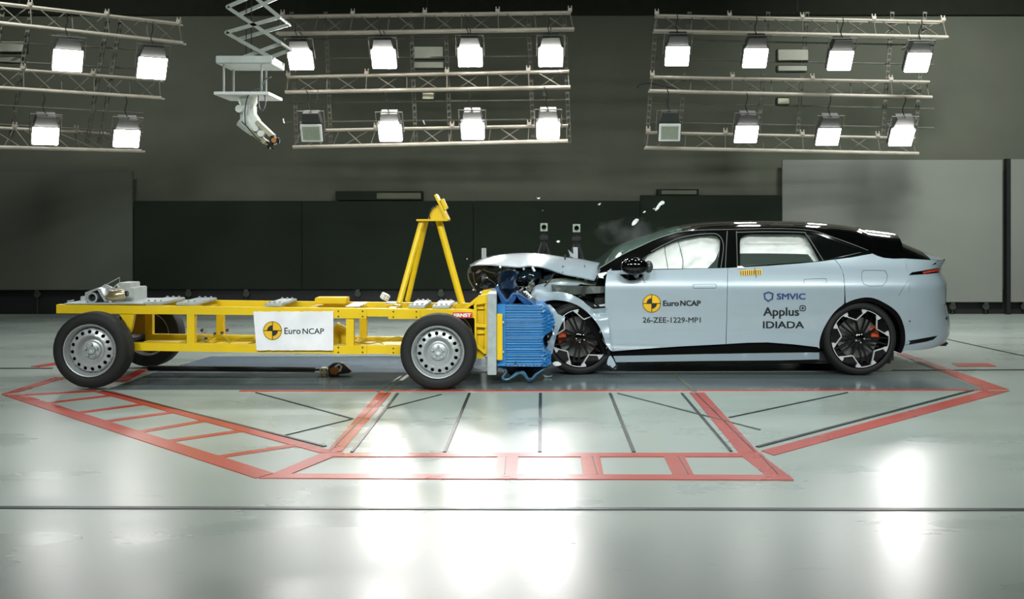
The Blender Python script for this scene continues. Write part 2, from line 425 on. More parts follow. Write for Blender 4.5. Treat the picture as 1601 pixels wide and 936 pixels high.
for px in (791, 926, 1060):
    fline((px, 714), (px+(2 if px < 800 else 8 if px < 1000 else 16)*(1 if px > 800 else -1), 742), .006, FSEAM, .0056)

# ------------------------------------------------------------ lighting trusses
def truss(t0, t1, b0, b1, Y0, Y1, label, panels):
    T0, T1, B0, B1 = P(*t0, Y0), P(*t1, Y1), P(*b0, Y0), P(*b1, Y1)
    r = root('lighting_truss', tuple((B0+B1)/2), label, 'truss', None)
    D = Vector((0, .14, 0))
    for a, b, rr in ((T0, T1, .021), (B0, B1, .027), (T0+D, T1+D, .016), (B0+D, B1+D, .016)):
        MB().tube([a, b], rr, 10).build('chord', TRUSS, r, 40)
    for i in range(panels+1):
        t = i/panels; a = T0.lerp(T1, min(max(t, .004), .996)); b = B0.lerp(B1, min(max(t, .004), .996))
        MB().tube([a+D*.5*(i % 2), b+D*.5*(i % 2)], .008, 6).build('brace', BRACE, r)
        if i < panels:
            t2 = (i+.8)/panels; t1_ = (i+.2)/panels
            MB().tube([T0.lerp(T1, t1_), B0.lerp(B1, t2)], .0085, 6).build('brace', BRACE, r)
            MB().tube([T0.lerp(T1, t2)+D, B0.lerp(B1, t1_)+D], .0085, 6).build('brace', BRACE, r)
        if i % 2 == 0:   # clamps on the top chord
            c = MB(); c.bbox(a+Vector((-.03, -.035, .005)), a+Vector((.03, .035, .055)), .006); c.tube([a+Vector((-.022, 0, .05)), a+Vector((-.022, 0, .09))], .009, 6); c.tube([a+Vector((.022, 0, .05)), a+Vector((.022, 0, .09))], .009, 6)
            c.build('clamp', TRUSS, r)
    return r
truss((440, 25), (893, 19), (432, 52), (898, 45), 15.6, 15.3, 'topmost aluminium truss of the middle lamp rig', 8)
truss((449, 120), (890, 111), (446, 144), (892, 136), 15.6, 15.3, 'aluminium truss between the two lamp rows of the middle rig', 7)
truss((470, 204), (888, 196), (458, 230), (888, 220), 15.6, 15.3, 'lowest aluminium truss of the middle lamp rig, level with its lower lamps', 7)
truss((1025, 24), (1476, 34), (1022, 48), (1482, 58), 15.3, 15.8, 'topmost aluminium truss of the right lamp rig', 8)
truss((1018, 120), (1453, 128), (1015, 142), (1457, 152), 15.3, 15.8, 'aluminium truss between the two lamp rows of the right rig', 7)
truss((1012, 207), (1430, 216), (1009, 231), (1436, 240), 15.3, 15.8, 'lowest aluminium truss of the right lamp rig, level with its lower lamps', 7)
truss((-80, -4), (281, 37), (-80, 27), (286, 67), 14.2, 15.5, 'topmost aluminium truss of the left lamp rig, sloping down to the right', 6)
truss((-80, 101), (250, 125), (-80, 132), (252, 153), 14.2, 15.5, 'aluminium truss between the two lamp rows of the left rig', 6)
truss((-80, 196), (165, 208), (-80, 228), (221, 236), 14.2, 15.5, 'lowest aluminium truss of the left lamp rig, level with its lower lamps', 5)
for px, Y, n_ in ((668, 15.5, 'middle'), (1247, 15.6, 'right'), (30, 14.6, 'left')):
    p = P(px, 22 if px > 100 else 10, Y); o = MB().tube([p+Vector((0, 0, .04)), (p.x, Y, 6.99)], .007, 6).build('hoist_cable', BLK); tag(o, 'thin hoist cable rising from the top truss of the %s lamp rig' % n_, 'cable')
# struts and rails of the rigs
STRUT = mat('dim_perforated_steel', (92, 90, 80), .7)
def strut(px0, py0, px1, py1, Y, label):
    a, b = P(px0, py0, Y), P(px1, py1, Y); mb = MB(); L = (b-a).length; t = (b-a).normalized(); n = t.cross(Vector((0, 1, 0))).normalized()
    for s in (-1, 1): mb.bar(a+n*.022*s, b+n*.022*s, .008, .02)
    k = int(L/.085)
    for i in range(k+1): c = a+t*(L*i/max(1, k)); mb.bar(c-n*.03, c+n*.03, .028, .015)
    o = mb.build('perforated_strut', STRUT); tag(o, label, 'metal strut', 'perforated struts hanging in the lamp rigs'); return o
for rig, xs, sk in (('middle', (456, 509, 642, 696, 826, 882), 0.04), ('right', (1027, 1078, 1201, 1262, 1395, 1446), -0.08), ('left', (5, 48, 168, 188), -.16)):
    nm = ('leftmost', 'second from the left', 'third from the left', 'third from the right', 'second from the right', 'rightmost') if len(xs) == 6 else ('leftmost', 'second from the left', 'second from the right', 'rightmost')
    for x, q in zip(xs, nm):
        Yq = {'middle': 15.6-.3*(x-440)/453, 'right': 15.3+.5*(x-1025)/455, 'left': 14.2+1.3*(x+80)/365}[rig]+.172
        strut(x, 20 if rig != 'left' else 14+x*.12, x+sk*200, 222, Yq, 'dim perforated steel strut hanging in the %s lamp rig, %s' % (rig, q))
def rail(a, b, Y0, Y1, label):
    o = MB().tube([P(*a, Y0), P(*b, Y1)], .012, 6).build('rail', STRUT); tag(o, label, 'metal rail', 'thin rails of the lamp rigs')
for rig, x0, x1, d, Y0, Y1 in (('middle', 448, 888, -5, 15.85, 15.55), ('right', 1020, 1460, 9, 15.55, 16.05), ('left', -60, 225, 16, 14.5, 15.6)):
    for y, q in ((62, 'highest'), (92, 'second highest'), (161, 'third highest'), (191, 'lowest')):
        rail((x0, y), (x1, y+d), Y0, Y1, 'thin steel rail behind the %s rig lamps, %s of four' % (rig, q))
def plate_box(px, py, wd, ht, Y, m, label, name='reflector_panel', cat='panel'):
    r = root(name, tuple(P(px, py+ht/2, Y)), label, cat)
    a, b = P(px-wd/2, py+ht/2, Y), P(px+wd/2, py-ht/2, Y)
    MB().bbox((a.x, Y, a.z), (b.x, Y+.12, b.z), .01).build('housing', mat('dim_housing', (60, 58, 50), .7), r)
    MB().bbox((a.x+.015, Y-.015, a.z+.015), (b.x-.015, Y+.005, b.z-.015), .006).build('front_plate', m, r)
PALE = mat('pale_lamp_panel', (150, 152, 136), .6); CREAM = mat('cream_box', (190, 188, 160), .6)
for px, py, wd, ht, m, lb in ((669, 82, 51, 21, PALE, 'larger pale unlit panel in the centre of the middle rig, above a narrower one'), (670, 101.5, 50, 12, PALE, 'narrow pale unlit strip panel under the larger one in the middle rig'),
    (1240, 86, 50, 20, PALE, 'larger pale unlit panel in the centre of the right rig, above a narrower one'), (1239, 107, 48, 11, PALE, 'narrow pale unlit strip panel under the larger one in the right rig'),
    (18, 73, 42, 20, PALE, 'larger pale unlit panel at the left edge in the left rig'), (16, 93, 36, 10, PALE, 'narrow pale unlit strip panel at the left edge in the left rig'),
    (669.5, 150, 21, 13, CREAM, 'small cream junction box under the middle truss of the middle rig'), (1225, 158, 21, 12, CREAM, 'small cream junction box under the middle truss of the right rig')):
    plate_box(px, py, wd, ht, 15.7 if px > 100 else 15.0, m, lb, 'junction_box' if m is CREAM else 'lamp_panel', 'junction box' if m is CREAM else 'lamp panel')
# ---- floodlights
def lerpt(pts, x):
    if x <= pts[0][0]: return pts[0][1]
    for (a, u), (b, v) in zip(pts, pts[1:]):
        if x <= b: return u+(v-u)*(x-a)/(b-a)
    return pts[-1][1]
def lamp_mat(px, py):      # the rigs are dimmed differently; the outer ones throw their beam elsewhere
    e = 34 if px < 300 else (110 if px < 550 else 135) if px < 950 else 150 if px > 1380 and py > 150 else 20
    return mat('lit_lamp_face_%d' % e, (255, 252, 250), .4, noise_amt=0, emit=e)
def floodlight(px, py, wd, ht, Y, lit, label, aim=(0, 6.5, .2)):
    Y = (15.05 if py < 150 else 15.0) if px > 300 else lerpt([(0, 14.1), (280, 15.0)], px)
    c = P(px, py, Y)
    aim = c+Vector((2.6, -4.6, -3.6)) if px < 300 else c+Vector((0, -5, -4 if lit else -2.2))
    r = root('floodlight', tuple(c), label, 'floodlight', 'floodlights of the lamp rigs')
    q = (Vector(aim)-c).to_track_quat('-Y', 'Z').to_matrix().to_4x4()
    M = Matrix.Translation(c) @ q
    w2, h2 = wd*Y/F/2*.94, ht*Y/F/2*1.2
    hs = mat('lamp_housing', (52, 54, 50), .6)
    b = MB(); b.bbox((-w2-.012, .012, -h2-.012), (w2+.012, .1, h2+.012), .01)
    for i in range(9): x = -w2+.03+i*(2*w2-.06)/8; b.box((x-.004, .1, -h2+.02), (x+.004, .17, h2-.02))
    b.rot(M).build('housing', hs, r)
    d = MB(); a0 = [(-w2*.9, h2+.01), (w2*.9, h2+.01), (w2*.72, h2+.15), (-w2*.72, h2+.15)]
    d.add([(x, .02, z) for x, z in a0]+[(x, .16, z) for x, z in a0], [(0,1,2,3), (7,6,5,4), (0,4,5,1), (1,5,6,2), (2,6,7,3), (3,7,4,0)]).rot(M).build('driver_box', hs, r)
    f = MB()
    if lit:
        f.bbox((-w2, -.012, -h2), (w2, .012, h2), .012).rot(M); f.build('lamp_face', lamp_mat(px, py), r)
    else:
        f.bbox((-w2, -.012, -h2), (w2, .012, h2), .012).rot(M); o = f.build('lamp_face', WHITE, r)
        g = MB()
        for i in range(12):
            for j in range(7):
                x = -w2+.03+i*(2*w2-.06)/12; z = -h2+.03+j*(2*h2-.06)/7
                g.box((x+.002, -.018, z+.002), (x+(2*w2-.06)/12-.003, -.012, z+(2*h2-.06)/7-.003))
        g.rot(M).build('lens_grid', YSEAL, r)
    y = MB(); y.tube([M @ Vector(p) for p in ((-w2-.03, .06, 0), (-w2-.03, .06, h2+.17), (w2+.03, .06, h2+.17), (w2+.03, .06, 0))], .009, 6)
    y.build('yoke', STRUT, r)
    top_ = M @ Vector((0, .06, h2+.17))
    if px < 300: ch = P(px, (33+ (px+80)*.11) if py < 150 else 199+(px+80)*.04, 14.2+1.3*(px+80)/365)
    elif px < 950: ch = P(px, (51 if py < 150 else 202)-(px-440)*.017, 15.6-.3*(px-440)/453)
    else: ch = P(px, (49 if py < 150 else 208)+(px-1020)*.021, 15.3+.5*(px-1025)/455)
    ch -= Vector((0, .04, 0))
    MB().tube([top_, Vector((top_.x, ch.y, top_.z)), ch], .011, 6).build('mounting_arm', STRUT, r)
    cb = MB().tube([M @ Vector(p) for p in cr([(0, .1, h2+.15), (-.04, .12, h2+.25), (-.02, .14, h2+.36), (-.05, .1, h2+.46)], 4)], .007, 6).build('power_cable', BLK, r)
NM = ('leftmost', 'second from the left', 'second from the right', 'rightmost')
for (px, py), n in zip(((470, 95), (600, 93), (735, 90), (861, 90)), NM): floodlight(px, py, 39, 27, 15.3, True, 'lit floodlight in the upper row of the middle rig, %s of four' % n)
for (px, py), n in zip(((610, 208), (739, 205), (857, 204)), ('leftmost', 'middle', 'rightmost')): floodlight(px, py, 37, 25, 15.2, True, 'lit floodlight in the lower row of the middle rig, %s of the three lit' % n)
floodlight(487, 208, 36, 24, 15.2, False, 'unlit floodlight with a greenish lens grid, lower left corner of the middle rig')
for (px, py), n in zip(((1059, 88), (1181, 91), (1314, 95), (1435, 98)), NM): floodlight(px, py, 39, 28, 15.3, True, 'lit floodlight in the upper row of the right rig, %s of four' % n)
for (px, py), n in zip(((1167, 210), (1295, 214), (1410, 215)), ('leftmost', 'middle', 'rightmost')): floodlight(px, py, 37, 26, 15.2, True, 'lit floodlight in the lower row of the right rig, %s of the three lit' % n)
floodlight(1047, 207, 36, 24, 15.2, False, 'unlit floodlight with a yellowish lens grid, lower left corner of the right rig')
for (px, py), n in zip(((106, 95), (238, 107)), ('left one', 'right one')): floodlight(px, py, 45, 30, 14.7, True, 'lit floodlight in the upper row of the left rig, the %s of two' % n)
for (px, py), n in zip(((71, 213), (198, 217)), ('left one', 'right one')): floodlight(px, py, 40, 25, 14.7, True, 'lit floodlight in the lower row of the left rig, the %s of two' % n)
def plug(px, y0, y1, Y, label):
    r = root('hanging_plug', tuple(P(px, y1, Y)), label, 'power plug')
    MB().tube([P(px, y0, Y), P(px, y1, Y)], .006, 6).build('cable', BLK, r)
    MB().bbox(P(px-2.3, y1+7, Y), P(px+2.3, y1, Y+.04), .006).build('plug', BLK, r)
plug(497, 140, 152, 15.3, 'black plug hanging on a cable above the unlit lamp of the middle rig')
plug(851, 135, 144, 15.3, 'black plug hanging on a cable at the right end of the middle rig')
plug(1043, 146, 153, 15.2, 'black plug hanging on a cable above the unlit lamp of the right rig')
o = MB().tube([P(*p, 15.4) for p in cr([(996, 138), (1000, 132), (1016, 130), (1035, 134), (1060, 139)], 4)], .012, 6).build('cable_loop', BLK); tag(o, 'dark cable loop sticking out left of the middle truss in the right rig', 'cable')

# ------------------------------------------------------------ scissor lift with robot camera arm
R = root('scissor_lift', tuple(P(385, 148, 13.3)), 'grey scissor lift hanging from the ceiling with a white platform', 'scissor lift')
GREY = mat('lift_grey', (150, 156, 148), .5)
for Y in (13.0, 13.5):
    dx = P(385, 50, Y)-P(385, 50, 13)
    for a, b in (((355, 11), (439, 67)), ((353, 51), (437, 27)), ((353, 51), (428, 92)), ((439, 67), (366, 94)), ((437, 27), (357, -38)), ((355, 11), (437, -25))):
        A = P(*a, 13.0); B = P(*b, 13.0); A.y = B.y = Y+(.03 if a[0] > b[0] else 0)
        MB().bar(A, B, .042, .025).build('scissor_arm', GREY, R)
for q in ((355, 11), (353, 51), (437, 27), (439, 67)):
    A = P(*q, 13.0); MB().tube([A+Vector((0, -.02, 0)), A+Vector((0, .56, 0))], .014, 8).build('pivot_bar', GREY, R)
a, b = P(337, 99, 12.95), P(425, 87, 12.95)
MB().bbox((a.x, 12.95, a.z), (b.x, 13.6, b.z), .008).build('platform', mat('lift_platform', (186, 194, 188), .5), R)
a, b = P(334, 148, 12.95), P(420, 143, 12.95)
MB().bbox((a.x, 12.95, a.z), (b.x, 13.65, b.z), .005).build('lower_plate', WHITE, R)
zt = P(0, 99, 12.95).z; zb = P(0, 143, 12.95).z
for px, Y in ((350, 13.0), (365, 13.5), (409, 13.0), (416, 13.55)):
    A = P(px, 120, Y); MB().tube([(A.x, Y, zb-.01), (A.x, Y, zt+.01)], .012, 8).build('suspension_rod', GREY, R)
for px, Y in ((385, 13.2), (393, 13.3)):
    A = P(px, 0, Y); MB().tube([(A.x, Y, P(0, 88, 12.95).z), (A.x, Y, 6.99)], .006, 6).build('hoist_cable', BLK, R)
R = root('robot_arm', tuple(P(388, 150, 13.2)), 'white robot arm hanging under the lift platform with a dark camera head', 'robot arm')
RW = mat('robot_white', (222, 226, 218), .4)
RY = 13.2
zl = P(0, 148, 12.95).z
c0 = P(388, 155, RY)
MB().tube([(c0.x, RY, zl), (c0.x, RY, zl-.05), (c0.x, RY, zl-.09), (c0.x, RY, zl-.13)], [.12, .12, .1, .085], 20).build('base', RW, R, 30)
MB().bbox(P(374, 196, RY-.12), P(403, 162, RY+.12), .04).build('shoulder', RW, R, 30)
m_ = MB(); A = P(379.5, 172, RY); m_.tube([A+Vector((0, -.17, 0)), A+Vector((0, .1, 0))], .045, 20); m_.build('joint_cap', RW, R, 30)
A, B = P(384, 184, RY), P(402, 204, RY)
MB().tube([A, A.lerp(B, .5), B], [.14, .125, .1], 16).build('upper_arm', RW, R, 30)
A, B = P(398, 198, RY), P(422, 218, RY); RG = mat('robot_beige', (170, 168, 142), .5)
m_ = MB(); d = (B-A).normalized(); n_ = d.cross(Vector((0, 1, 0)))
for s in (-1, 1): m_.bar(A+n_*.07*s, B+n_*.055*s, .05, .2)
m_.bar(A, A.lerp(B, .6), .16, .14); m_.build('forearm', RG, R)
m_ = MB(); C = P(409, 209, RY-.1); m_.tube([C, C+Vector((0, -.06, 0))], .038, 18); m_.build('motor_cap', WHITE, R, 30)
m_ = MB(); C = P(401, 202, RY-.08); m_.tube([C, C+Vector((0, -.05, 0))], .03, 18); m_.build('motor_cap', WHITE, R, 30)
m_ = MB(); m_.bbox(P(421, 226, RY-.08), P(433, 213, RY+.06), .01); m_.tube([P(424, 228, RY), P(436, 216, RY)], .02, 8); m_.tube([P(418, 222, RY-.05), P(429, 233, RY-.05)], .016, 8)
m_.bbox(P(417, 233, RY-.02), P(424, 226, RY+.05), .01); m_.bbox(P(432, 224, RY), P(438, 216, RY+.05), .01); m_.build('camera_head', BLK, R)
MB().tube([P(428, 219, RY-.08), P(428, 219, RY-.13)], .03, 16).build('lens', mat('amber_lens', (186, 118, 50), .3), R, 30)
MB().tube([P(*p, RY-.2) for p in cr([(384, 195), (383, 175), (386, 155), (392, 144), (400, 140), (412, 142), (415, 160), (411, 172), (405, 168), (404, 152), (407, 140), (414, 125), (424, 120)], 4)], .009, 6).build('cable', mat('blue_grey_cable', (60, 70, 84), .5), R, 60)
MB().tube([P(*p, RY-.16) for p in cr([(378, 190), (388, 200), (400, 214), (408, 220)], 4)], .007, 6).build('cable', BLK, R, 60)

# ------------------------------------------------------------ tripods and posts behind the crash
def tripod(px, py, Y, label):
    R = root('tripod_camera', tuple(G(px, VY+F*H/Y)), label, 'camera', None)
    c = P(px, py, Y); WF = mat('camera_white_frame', (150, 162, 144), .5)
    MB().bbox(c+Vector((-.045, .02, -.05)), c+Vector((.045, .16, .05)), .008).build('camera_body', BLK, R)
    vs, fs = tri2d([(-.045, -.05), (.045, -.05), (.045, .05), (-.045, .05)], [[(.03*math.cos(i*math.pi/10), .032*math.sin(i*math.pi/10)) for i in range(20)]], .03)
    A, Fc = solid([c+Vector((x, 0, z)) for x, z in vs], [c+Vector((x, .025, z)) for x, z in vs], fs)
    MB().add(A, Fc).build('lens_frame', WF, R)
    MB().revolve([(.001, .0), (.018, .0), (.026, -.012), (.03, .01), (.03, .02)], c, 20).build('lens', GLOSSB, R, 30)
    MB().bbox(c+Vector((-.05, .02, -.16)), c+Vector((.055, .12, -.1)), .01).tube([c+Vector((0, .07, -.3)), c+Vector((0, .07, -.05))], .022, 10).build('pan_head', BLK, R)
    for dx, dy in ((-.42, -.12), (.42, -.12), (.05, .42)):
        MB().tube([c+Vector((dx*.04, .07, -.2)), Vector((c.x+dx, Y+.07+dy, .0))], [.022, .014], 8).build('leg', BLK, R)
tripod(850.5, 355, 13.6, 'black tripod camera with a pale square front, the left one above the crumpled bonnet')
tripod(901.5, 356.5, 13.5, 'black tripod camera with a pale square front, the right one behind a silver post')
def post(px, py, wd, Y, label):
    R = root('metal_post', tuple(G(px, VY+F*H/Y)), label, 'post'); c = P(px, py, Y); w_ = wd*Y/F/2
    m_ = MB()
    for i in range(3): m_.box((c.x-w_+i*w_*.7, Y, .01), (c.x-w_+i*w_*.7+w_*.5, Y+.06, c.z))
    m_.box((c.x-w_, Y+.02, .01), (c.x+w_, Y+.07, c.z)); m_.build('profile', ALU, R)
    MB().bbox((c.x-.12, Y-.08, 0), (c.x+.12, Y+.16, .012), .003).build('foot_plate', ALU, R)
post(756.5, 388, 7, 12.9, 'slotted silver post rising behind the front tip of the bonnet')
post(900, 386.5, 7, 12.7, 'slotted silver post rising behind the bonnet near the windscreen')

# ------------------------------------------------------------ the yellow trolley
TR = root('crash_trolley', (-2.6, 10.3, 0), 'yellow wheeled crash trolley with a blue deformable barrier on its front', 'crash trolley')
YN, YD = 9.87, .07
YF = 10.60
def ypr(name, poly, Y=YN, d=YD, m=YEL, parent=TR, holes=()): return panel(name, poly, m, parent, plane(Y), thick=d, res=60, smooth=None, holes=holes)
def far(p):   # the same member on the far side of the frame
    k = YN/YF; return [(VX+(x-VX)*k, VY+(y-VY)*k) for x, y in p]
toprail = [(88, 476), (400, 480.3), (745, 484), (745, 496.5), (400, 492.3), (88, 489.5)]
ypr('top_rail', toprail); ypr('top_rail', far(toprail), YF)
lowrail = [(190, 535.5), (400, 538.5), (660, 541), (660, 553.5), (400, 551), (190, 547.5)]
ypr('bottom_rail', lowrail); ypr('bottom_rail', far(lowrail), YF)
ypr('end_beam', [(88, 477), (96, 477), (96, 489), (88, 489)], YN+YD, YF-YN-YD)
for x in (292, 541):
    ypr('upright', [(x, 488), (x+12, 488), (x+12, 545), (x, 545)], YN+.002, .066)
for x in (227, 338, 562):
    ypr('upright', [(x, 484), (x+11, 484), (x+11, 532), (x, 532)], YF+.002, .066)
ypr('gusset', [(184, 488), (210, 490), (206, 512), (203, 520), (197, 505)], YN+.01, .05)
for a in ((521, 573, 483.2, 497.5), (607, 657, 484, 498.5), (521, 573, 540, 553.5), (607, 657, 541.5, 554)):
    o = ypr('splice_sleeve', [(a[0], a[2]), (a[1], a[2]), (a[1], a[3]), (a[0], a[3])], YN-.012, .1)
    for px in (a[0]+8, a[1]-6):
        for py in (a[2]+3, a[3]-3):
            c = P(px, py, YN-.012); MB().tube([c, c+Vector((0, -.006, 0))], .007, 8).build('bolt', BLK, o)
# cross members and deck
for px in (180, 292, 395, 470, 541, 600, 690):
    a = P(px, 484, YN); MB().bbox((a.x, YN+YD, a.z-.05), (a.x+.07, YF, a.z-.005), .004).build('cross_member', YEL, TR)
for px in (292, 395, 541, 640):
    a = P(px, 541, YN); MB().bbox((a.x, YN+YD, a.z-.05), (a.x+.07, YF, a.z), .004).build('cross_member', YEL, TR)
ZT = P(300, 479.5, YN).z
def deckbox(name, px0, px1, Y0, Y1, h, m, z=None, z1=None, bv=.006):
    z = ZT if z is None else z; k = F/Y0
    a, b = (px0-VX)/k, (px1-VX)/k
    zz = H-((476+ (px0-88)*.0125)-VY)*YN/F if z is ZT else z
    o = MB().bbox((a, Y0, zz+.002), (b, Y1, zz+h), bv).build(name, m, TR); return o, zz
deckbox('deck_plate', 100, 225, 9.88, 10.58, .012, GALV)
for px0, px1 in ((222, 254), (275, 307), (413, 440), (638, 664), (676, 702)):
    o, zz = deckbox('ballast_plate', px0, px1, 9.92, 10.56, .03, GALV)
    X0, X1 = (px0-VX)*9.92/F, (px1-VX)*9.92/F
    for Y in (9.99, 10.49):
        for k in range(3):
            x = X0+(X1-X0)*(.2+.3*k); MB().tube([(x, Y, zz+.03), (x, Y, zz+.045)], .011, 6).build('bolt', ALU, o)
deckbox('deck_box', 492, 541, 10.3, 10.5, .06, YEL); deckbox('deck_plate', 540, 562, 10.0, 10.45, .01, WHITE)
deckbox('deck_plate', 602, 622, 10.35, 10.5, .02, WHITE)
# measuring gear on the rear deck
_, zz = deckbox('equipment_box', 180, 209, 10.15, 10.5, .14, mat('equipment_grey', (170, 174, 168), .5))
deckbox('equipment_box', 183, 204, 10.2, 10.45, .185, mat('equipment_grey', (170, 174, 168), .5))
g = MB(); g.tube([P(166, 463, 10.0), P(176, 463, 10), P(190, 460.5, 10), P(197, 459, 10)], [.02, .055, .05, .03], 16); g.build('pressure_cylinder', mat('brass_chrome', (196, 180, 140), .25, metal=.8), TR, 40)
MB().tube([P(197, 459, 10), P(200, 458.5, 10)], .026, 12).build('cylinder_valve', BLK, TR, 30)
panel('folded_bracket', [(133, 472), (133, 457), (152, 450), (158, 452), (167, 471), (163, 471), (152, 453), (136, 459), (136, 472)], ALU, TR, plane(9.98), thick=.12, res=20, smooth=None)
panel('folded_bracket', [(152, 452), (164, 444), (182, 452), (170, 455), (166, 471)], ALU, TR, plane(10.12), thick=.02, res=20, smooth=None)
panel('gear_box', [(138, 472), (137, 461), (148, 455), (156, 460), (160, 472)], BLK, TR, plane(10.03), thick=.14, res=20, smooth=None)
MB().revolve([(.035, -.02), (.05, -.02), (.05, .02), (.035, .02), (.035, -.02)], P(145, 465, 10.0), 20).build('ring', ALU, TR, 30)
MB().tube([P(162, 447, 10.05), P(187, 433.5, 10.05), P(187, 447, 10.05)], .005, 6).build('wire_handle', ALU, TR)
MB().tube([P(170, 447, 10), P(176, 451, 10), P(183, 445, 10), P(186, 449, 10)], .008, 6).build('clip', ALU, TR)
MB().bbox(P(126, 472, 10.1), P(133, 462, 10.2), .01).build('sensor', GALV, TR); MB().bbox(P(108, 475, 10), P(113, 469, 10.1), .01).build('sensor', GALV, TR)
# gear inside the frame
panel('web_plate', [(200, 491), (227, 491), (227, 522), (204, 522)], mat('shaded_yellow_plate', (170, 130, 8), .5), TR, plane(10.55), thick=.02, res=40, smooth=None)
MB().bbox(P(203, 541, 10.0), P(292, 533, 10.5), .004).build('floor_plate', YEL, TR)
MB().bbox(P(303, 543, 10.0), P(396, 537, 10.5), .004).build('floor_plate', YEL, TR)
MB().bbox(P(552, 543, 10.0), P(640, 537, 10.5), .004).build('floor_plate', YEL, TR)
m_ = MB(); m_.bbox(P(315, 522, 10.1), P(325, 513, 10.2), .01); m_.bbox(P(315, 538, 10.12), P(321, 524, 10.2), .01); m_.build('valve_unit', GALV, TR)
MB().bbox(P(313, 519, 10.08), P(320, 513, 10.15), .01).build('valve_coil', BLK, TR)
for x, y in ((322, 529), (306, 533), (336, 521), (347, 520), (355, 516)):
    MB().bbox(P(x-3, y+4, 10.15), P(x+3, y-3, 10.25), .01).build('fitting', mat('brass_fitting', (190, 150, 40), .35, metal=.6), TR)
    MB().tube([P(x, y, 10.14), P(x, y, 10.12)], .013, 8).build('fitting_cap', BLK, TR)
for pts in ([(312, 530), (330, 536), (345, 533), (360, 534), (376, 529), (396, 528)], [(320, 536), (340, 524), (352, 527), (360, 536)], [(552, 534), (575, 537), (600, 533), (620, 527), (640, 530)], [(555, 538), (580, 531), (600, 538)]):
    MB().tube([P(*p, 10.12) for p in cr(pts, 4)], .007, 6).build('air_hose', mat('yellow_green_hose', (150, 140, 40), .5), TR, 60)
MB().tube([P(523, 536, 10.25), P(524, 520, 10.25), P(530, 511, 10.25), P(538, 516, 10.25), P(541, 536, 10.25)], .05, 10).build('yellow_tank', YEL, TR, 40)
# front bracket, face plate
ypr('front_bracket', [(738, 484), (746, 467), (748, 462), (762, 459.5), (764, 466), (764, 553), (757, 553), (742, 540), (742, 498), (735, 494), (722, 490)], YN-.03, .05, holes=[[(745, 476), (760, 474), (760, 507), (745, 505)], [(745, 511), (760, 512), (760, 546), (756, 546), (745, 536)], [(728, 488), (741, 479), (741, 484), (736, 489)]])
ypr('bracket_web', [(744, 472), (762, 470), (762, 550), (744, 540)], YN+.05, .02)
ypr('front_bracket', far([(738, 484), (746, 467), (748, 462), (762, 459.5), (764, 466), (764, 553), (757, 553), (742, 540), (742, 498), (722, 490)]), YF, .06)
for y0, y1 in ((473, 477), (509, 513), (545, 549)):
    MB().bbox(P(744, y1, YN+.02), P(763, y0, YF), .004).build('bracket_rib', YEL, TR)
MB().bbox(P(762, 553, YN-.02), P(765, 460, YF+.06), .003).build('mounting_plate', YEL, TR)
MB().add(*solid([P(*p, 10.0) for p in ((721, 484), (747, 463), (762, 461), (762, 466), (749, 468), (728, 484))], [P(*p, 10.5) for p in ((721, 484), (747, 463), (762, 461), (762, 466), (749, 468), (728, 484))], [[0, 1, 4, 5], [1, 2, 3, 4]])).build('sloping_brace', YEL, TR)
MB().bbox(P(762, 586, 9.80), P(776, 459, 9.80)+Vector((0, .8, 0)), .004).build('face_plate', GALV, TR)
o = MB().bbox(P(776, 563, 9.84), P(785.5, 491, 9.84)+Vector((0, .1, 0)), .006).build('edge_clamp', YEL, TR)
for y in (504, 550):
    MB().tube([P(785.5, y, 9.88), P(788, y, 9.88)], .012, 6).build('bolt', ALU, o)
# mast
def legm(a, b, Ya, Yb, r): MB().tube([P(*a, Ya), P(*b, Yb)], r, 14).build('mast_leg', YEL, TR, 40)
legm((624, 474), (660, 345), 9.95, 10.17, .028); legm((637, 470), (666, 345), 10.5, 10.33, .026); legm((722, 474), (686, 345), 10.22, 10.24, .033)
a = P(651, 345.5, 10.12)
MB().bbox((P(651, 0, 10.12).x, 10.1, a.z), (P(700, 0, 10.12).x, 10.4, a.z+.018), .004).build('mast_plate', YEL, TR)
q = circ(690, 344, 20, 14, math.radians(100), math.radians(180)); panel('tilt_bracket', [(700, 344), (670, 344)]+[(670, 340), (672, 332), (677, 325), (684, 320.5), (689, 325)], YEL, TR, plane(10.16), thick=.03, res=10, smooth=None)
panel('tilt_bracket', [(700, 344), (676, 344), (677, 336), (681, 327), (686, 322), (689, 325)], YEL, TR, plane(10.3), thick=.03, res=10, smooth=None)
panel('tilt_plate', [(678.5, 305), (681.5, 303), (701, 343), (697.5, 344)], YEL, TR, plane(10.12), thick=.26, res=30, smooth=None)
panel('sensor_block', [(688, 312), (693, 310), (700, 325), (695, 328.5)], YEL, TR, plane(10.18), thick=.1, res=30, smooth=None)
MB().tube([P(*p, 10.13) for p in cr([(673, 345), (671, 336), (676, 326), (683, 321)], 4)], .006, 6).build('arc_slot_strip', BLK, TR, 40)
MB().tube([P(674, 346, 10.12), P(677, 353, 10.12)], .01, 6).build('cable_end', BLK, TR)
